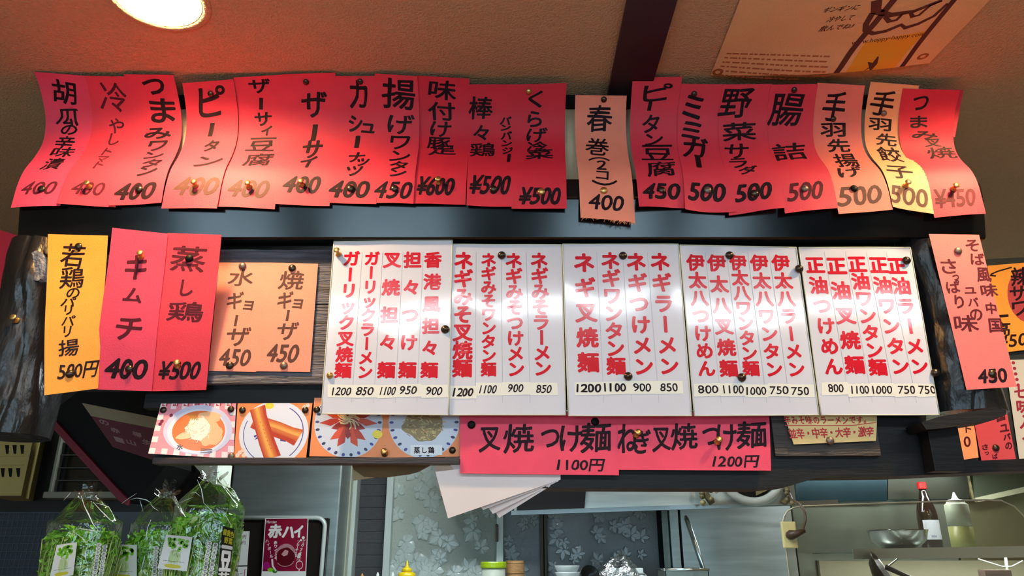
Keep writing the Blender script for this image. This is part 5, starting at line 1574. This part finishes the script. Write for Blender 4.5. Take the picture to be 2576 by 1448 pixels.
# wok pan and ladle hanging under the shelf
e = empty('black_wok', PY(2230, 1448, 2.5), 'black wok hanging under the steel shelf', 'wok')
IRON = mat('black_iron', (26, 28, 28), .3, .4)
wm = Matrix.Translation(PY(2225, 1440, 2.50)) @ Matrix.Rotation(1.0, 4, 'Y') @ Matrix.Rotation(.5, 4, 'X')
under(MB().lathe([(.012, -.035), (.045, -.022), (.066, 0), (.069, .004), (.064, .002), (.043, -.018), (.001, -.03)], IRON, (0, 0, 0), 32, mtx=wm).build('pan', smooth=True), e)
under(MB().tube([PY(2228, 1425, 2.47), PY(2275, 1446, 2.46), PY(2300, 1456, 2.46)], [.008, .007, .006], IRON, 8).build('handle'), e)
under(MB().tube([PY(2226, 1430, 2.53), PY(2262, 1402, 2.56)], .0025, STEEL_DK, 6).build('hook'), e)
# fill lamp added out of sight behind the lip to brighten the panel
tube_lamp(1.18, 1.85, 2.558, 2.600, 50.0, 'unseen strip lamp added under the steel shelf to brighten the cream panel', 'fluorescent lamps', ZS - .0142, .007, .004)
# added panel below the shelf, its pale cream standing in for bright glow
tag(MB().box((1.10, 2.880, -.40), (2.1, 2.899, ZS - .035), mat('cream_glow_panel', (236, 230, 196), .35, 0, .12, 3), .002).build('glow_panel'), 'added cream panel under the steel shelf, pale in place of a glow', 'glow_panel')
# small brown box hung on a rod, and the rod
e = empty('hanging_rod', PY(2540, 1400, 2.6), 'thin steel rod with a brown block under the shelf', 'rod')
under(MB().tube([PY(2460, 1405, 2.6), PY(2520, 1424, 2.6), PY(2545, 1424, 2.6), PY(2572, 1410, 2.6)], .0022, STEEL_DK, 6).build('wire'), e)
under(MB().tube([PY(2528, 1392, 2.6), PY(2538, 1470, 2.6)], .0045, STEEL, 8).build('upright'), e)
under(MB().box(PY(2488, 1490, 2.58), PY(2534, 1432, 2.60) + Vector((0, .02, 0)), mat('brown_block', (70, 56, 50), .6), .002).build('block'), e)

# ------------------------------------------------------------------ kitchen worktop and the things on it
WT = -.20
struct(MB().box((-.70, 2.22, FLOOR), (2.2, 2.66, WT - .02), STEEL_DK).build('wall_worktop'))
tag(MB().box((-.70, 2.20, WT - .0198), (2.2, 2.68, WT), STEEL, .004).build('worktop'), 'steel kitchen worktop below the window', 'worktop')
YWT = 2.45
def at(px, Y=YWT):
    return PY(px, 1448, Y).x
# mustard bottle
x = at(1023); H = PY(1023, 1409, YWT).z - WT
e = empty('mustard_bottle', (x, YWT, WT), 'yellow plastic squeeze bottle with a pointed nozzle on the worktop', 'bottle')
MUST = mat('mustard_yellow', (226, 196, 20), .35)
r = .0265
under(MB().lathe([(r * .9, 0), (r, .004), (r, H - .044), (r * .97, H - .036), (r * .6, H - .033)], MUST, (x, YWT, WT), 28).build('bottle_body', smooth=True), e)
under(MB().lathe([(.0145, H - .034), (.0150, H - .025), (.0135, H - .022), (.0062, H - .020), (.004, H - .012), (.0015, H)], MUST, (x, YWT, WT), 24).build('nozzle', smooth=True), e)
# slim nozzles of further bottles
for (px, top, m, lab) in ((950, 1438, mat('white_nozzle', (220, 226, 216), .4), 'white pointed bottle nozzle standing beside the window frame'),
                          (988, 1438, mat('white_nozzle', (220, 226, 216), .4), 'white pointed bottle nozzle standing beside the yellow bottle'),
                          (911, 1441, mat('orange_nozzle', (196, 140, 60), .4), 'orange bottle nozzle standing beside the grey siding')):
    x = at(px); H = PY(px, top, YWT).z - WT
    e = empty('sauce_dispenser', (x, YWT, WT), lab, 'bottle', 'slim squeeze bottles on the worktop')
    under(MB().lathe([(.02, 0), (.022, .004), (.022, H - .05), (.012, H - .04)], MILK, (x, YWT, WT), 20).build('bottle_body', smooth=True), e)
    under(MB().lathe([(.012, H - .042), (.011, H - .034), (.0055, H - .030), (.0045, H - .008), (.001, H)], m, (x, YWT, WT), 16).build('nozzle', smooth=True), e)
# tub with green lid
x = at(1241); H = PY(1241, 1412, YWT).z - WT
e = empty('lidded_tub', (x, YWT, WT), 'clear plastic tub with a lime green lid beside the bamboo steamers', 'tub')
under(MB().lathe([(.030, 0), (.033, .003), (.036, H - .012)], mat('clear_tub', (176, 184, 168), .3, 0, .1, 20), (x, YWT, WT), 28).build('tub_body', smooth=True), e)
under(MB().lathe([(.0385, H - .018), (.0395, H - .014), (.0395, H - .003), (.038, H), (.001, H)], mat('lime_lid', (158, 186, 24), .35), (x, YWT, WT), 32).build('lid'), e)
# stack of bamboo steamers
x = at(1296, 2.50); zz = WT; HT = PY(1296, 1409, 2.50).z
BAM = mat('bamboo', (172, 128, 80), .55, 0, .3, 30, .2, 60, (1, 1, 6))
nst = 5
for j in range(nst):
    h = (HT - WT) / nst
    o = MB().lathe([(.026, 0.0005), (.0285, .002), (.0285, h * .72), (.027, h * .76), (.0285, h * .80), (.0285, h * .97), (.026, h - .0005), (.001, h - .0005)], BAM, (x + .0008 * (j % 2), 2.50, WT + j * h), 28).build('bamboo_basket')
    tag(o, '%s small round bamboo basket of the stack, counted from the top' % ['topmost', 'second', 'third', 'fourth', 'lowest'][nst - 1 - j], 'basket', 'stacked bamboo baskets')
# stack of white bowls
x = at(1427); HT = PY(1427, 1422, YWT).z
PORC = mat('white_porcelain', (214, 220, 218), .25)
for j in range(7):
    h = .018
    z = HT - .030 - (6 - j) * h
    o = MB().lathe([(.020, 0), (.022, .002), (.034, .018), (.0385, .028), (.039, .030), (.0375, .030), (.032, .018), (.018, .004), (.001, .004)], PORC, (x + .0006 * (j % 3), YWT, z), 32).build('rice_bowl', smooth=True)
    tag(o, '%s white porcelain bowl of the stack, counted from the top' % ['topmost', 'second', 'third', 'fourth', 'fifth', 'sixth', 'lowest'][6 - j], 'bowl', 'stacked white bowls')
b0 = HT - .030 - 6 * .018
tag(MB().box((x - .045, YWT - .045, WT), (x + .045, YWT + .045, b0 - .0003), mat('grey_crate', (120, 124, 120), .6), .004).build('serving_box'), 'grey box under the stack of white bowls', 'box')
# plastic bag full of white trays
x = at(1562, 2.50); HT = PY(1562, 1392, 2.50).z
e = empty('carrier_bag', (x, 2.50, WT), 'crumpled white plastic bag full of trays on the worktop', 'bag')
def bf(u, v):
    a = 2 * pi * u
    z = WT + .001 + (HT - WT) * (1.0 * v)
    f = 1.0 if v < .55 else max(.05, (1 - ((v - .55) / .45) ** 2.2))
    n1 = noise.noise(Vector((cos(a) * 2 + 3, sin(a) * 2, z * 22)))
    zz = z + (.028 * noise.noise(Vector((cos(a) * 1.6, 4, sin(a)))) if v > .6 else 0)
    return Vector((x + .092 * f * cos(a) * (1 + .16 * n1), 2.50 + .06 * f * sin(a) * (1 + .2 * n1), zz))
under(MB().grid(bf, 56, 36, film('milky_film', (226, 232, 230), .62, .25, .8, 40), closed_u=True).build('film', smooth=True), e)
for (a, b) in ((1536, 1572), (1580, 1616)):
    for j in range(9):
        z = WT + .004 + j * .019
        under(MB().box((at(a, 2.49), 2.465, z), (at(b, 2.49), 2.535, z + .0165), PORC, .003).build('tray'), e)
# black ladle bowl
tag(MB().lathe([(.004, -.02), (.02, -.014), (.03, 0), (.031, .002), (.028, .001), (.018, -.010), (.001, -.016)], IRON, (0, 0, 0), 24, mtx=Matrix.Translation(PY(1483, 1447, 2.40)) @ Matrix.Rotation(.7, 4, 'Y') @ Matrix.Rotation(1.2, 4, 'X')).build('ladle', smooth=True), 'black ladle beside the stack of white bowls', 'ladle')
# steel container with rim
e = empty('steel_container', (at(1718), 2.42, WT), 'rectangular steel container with a rolled rim on the worktop', 'container')
x0, x1 = at(1664, 2.42), at(1772, 2.42); zt = PY(1718, 1431, 2.42).z
for (a, b) in (((x0, 2.36, WT), (x1, 2.364, zt)), ((x0, 2.476, WT), (x1, 2.48, zt)), ((x0, 2.36, WT), (x0 + .004, 2.48, zt)), ((x1 - .004, 2.36, WT), (x1, 2.48, zt)), ((x0, 2.36, WT), (x1, 2.48, WT + .004))):
    under(MB().box(a, b, STEEL_DK, .001).build('side'), e)
under(MB().tube([(x0, 2.36, zt), (x1, 2.36, zt), (x1, 2.48, zt), (x0, 2.48, zt), (x0, 2.36, zt)], .0035, mat('bright_steel', (200, 210, 208), .22, 1.0), 8).build('rim', smooth=True), e)
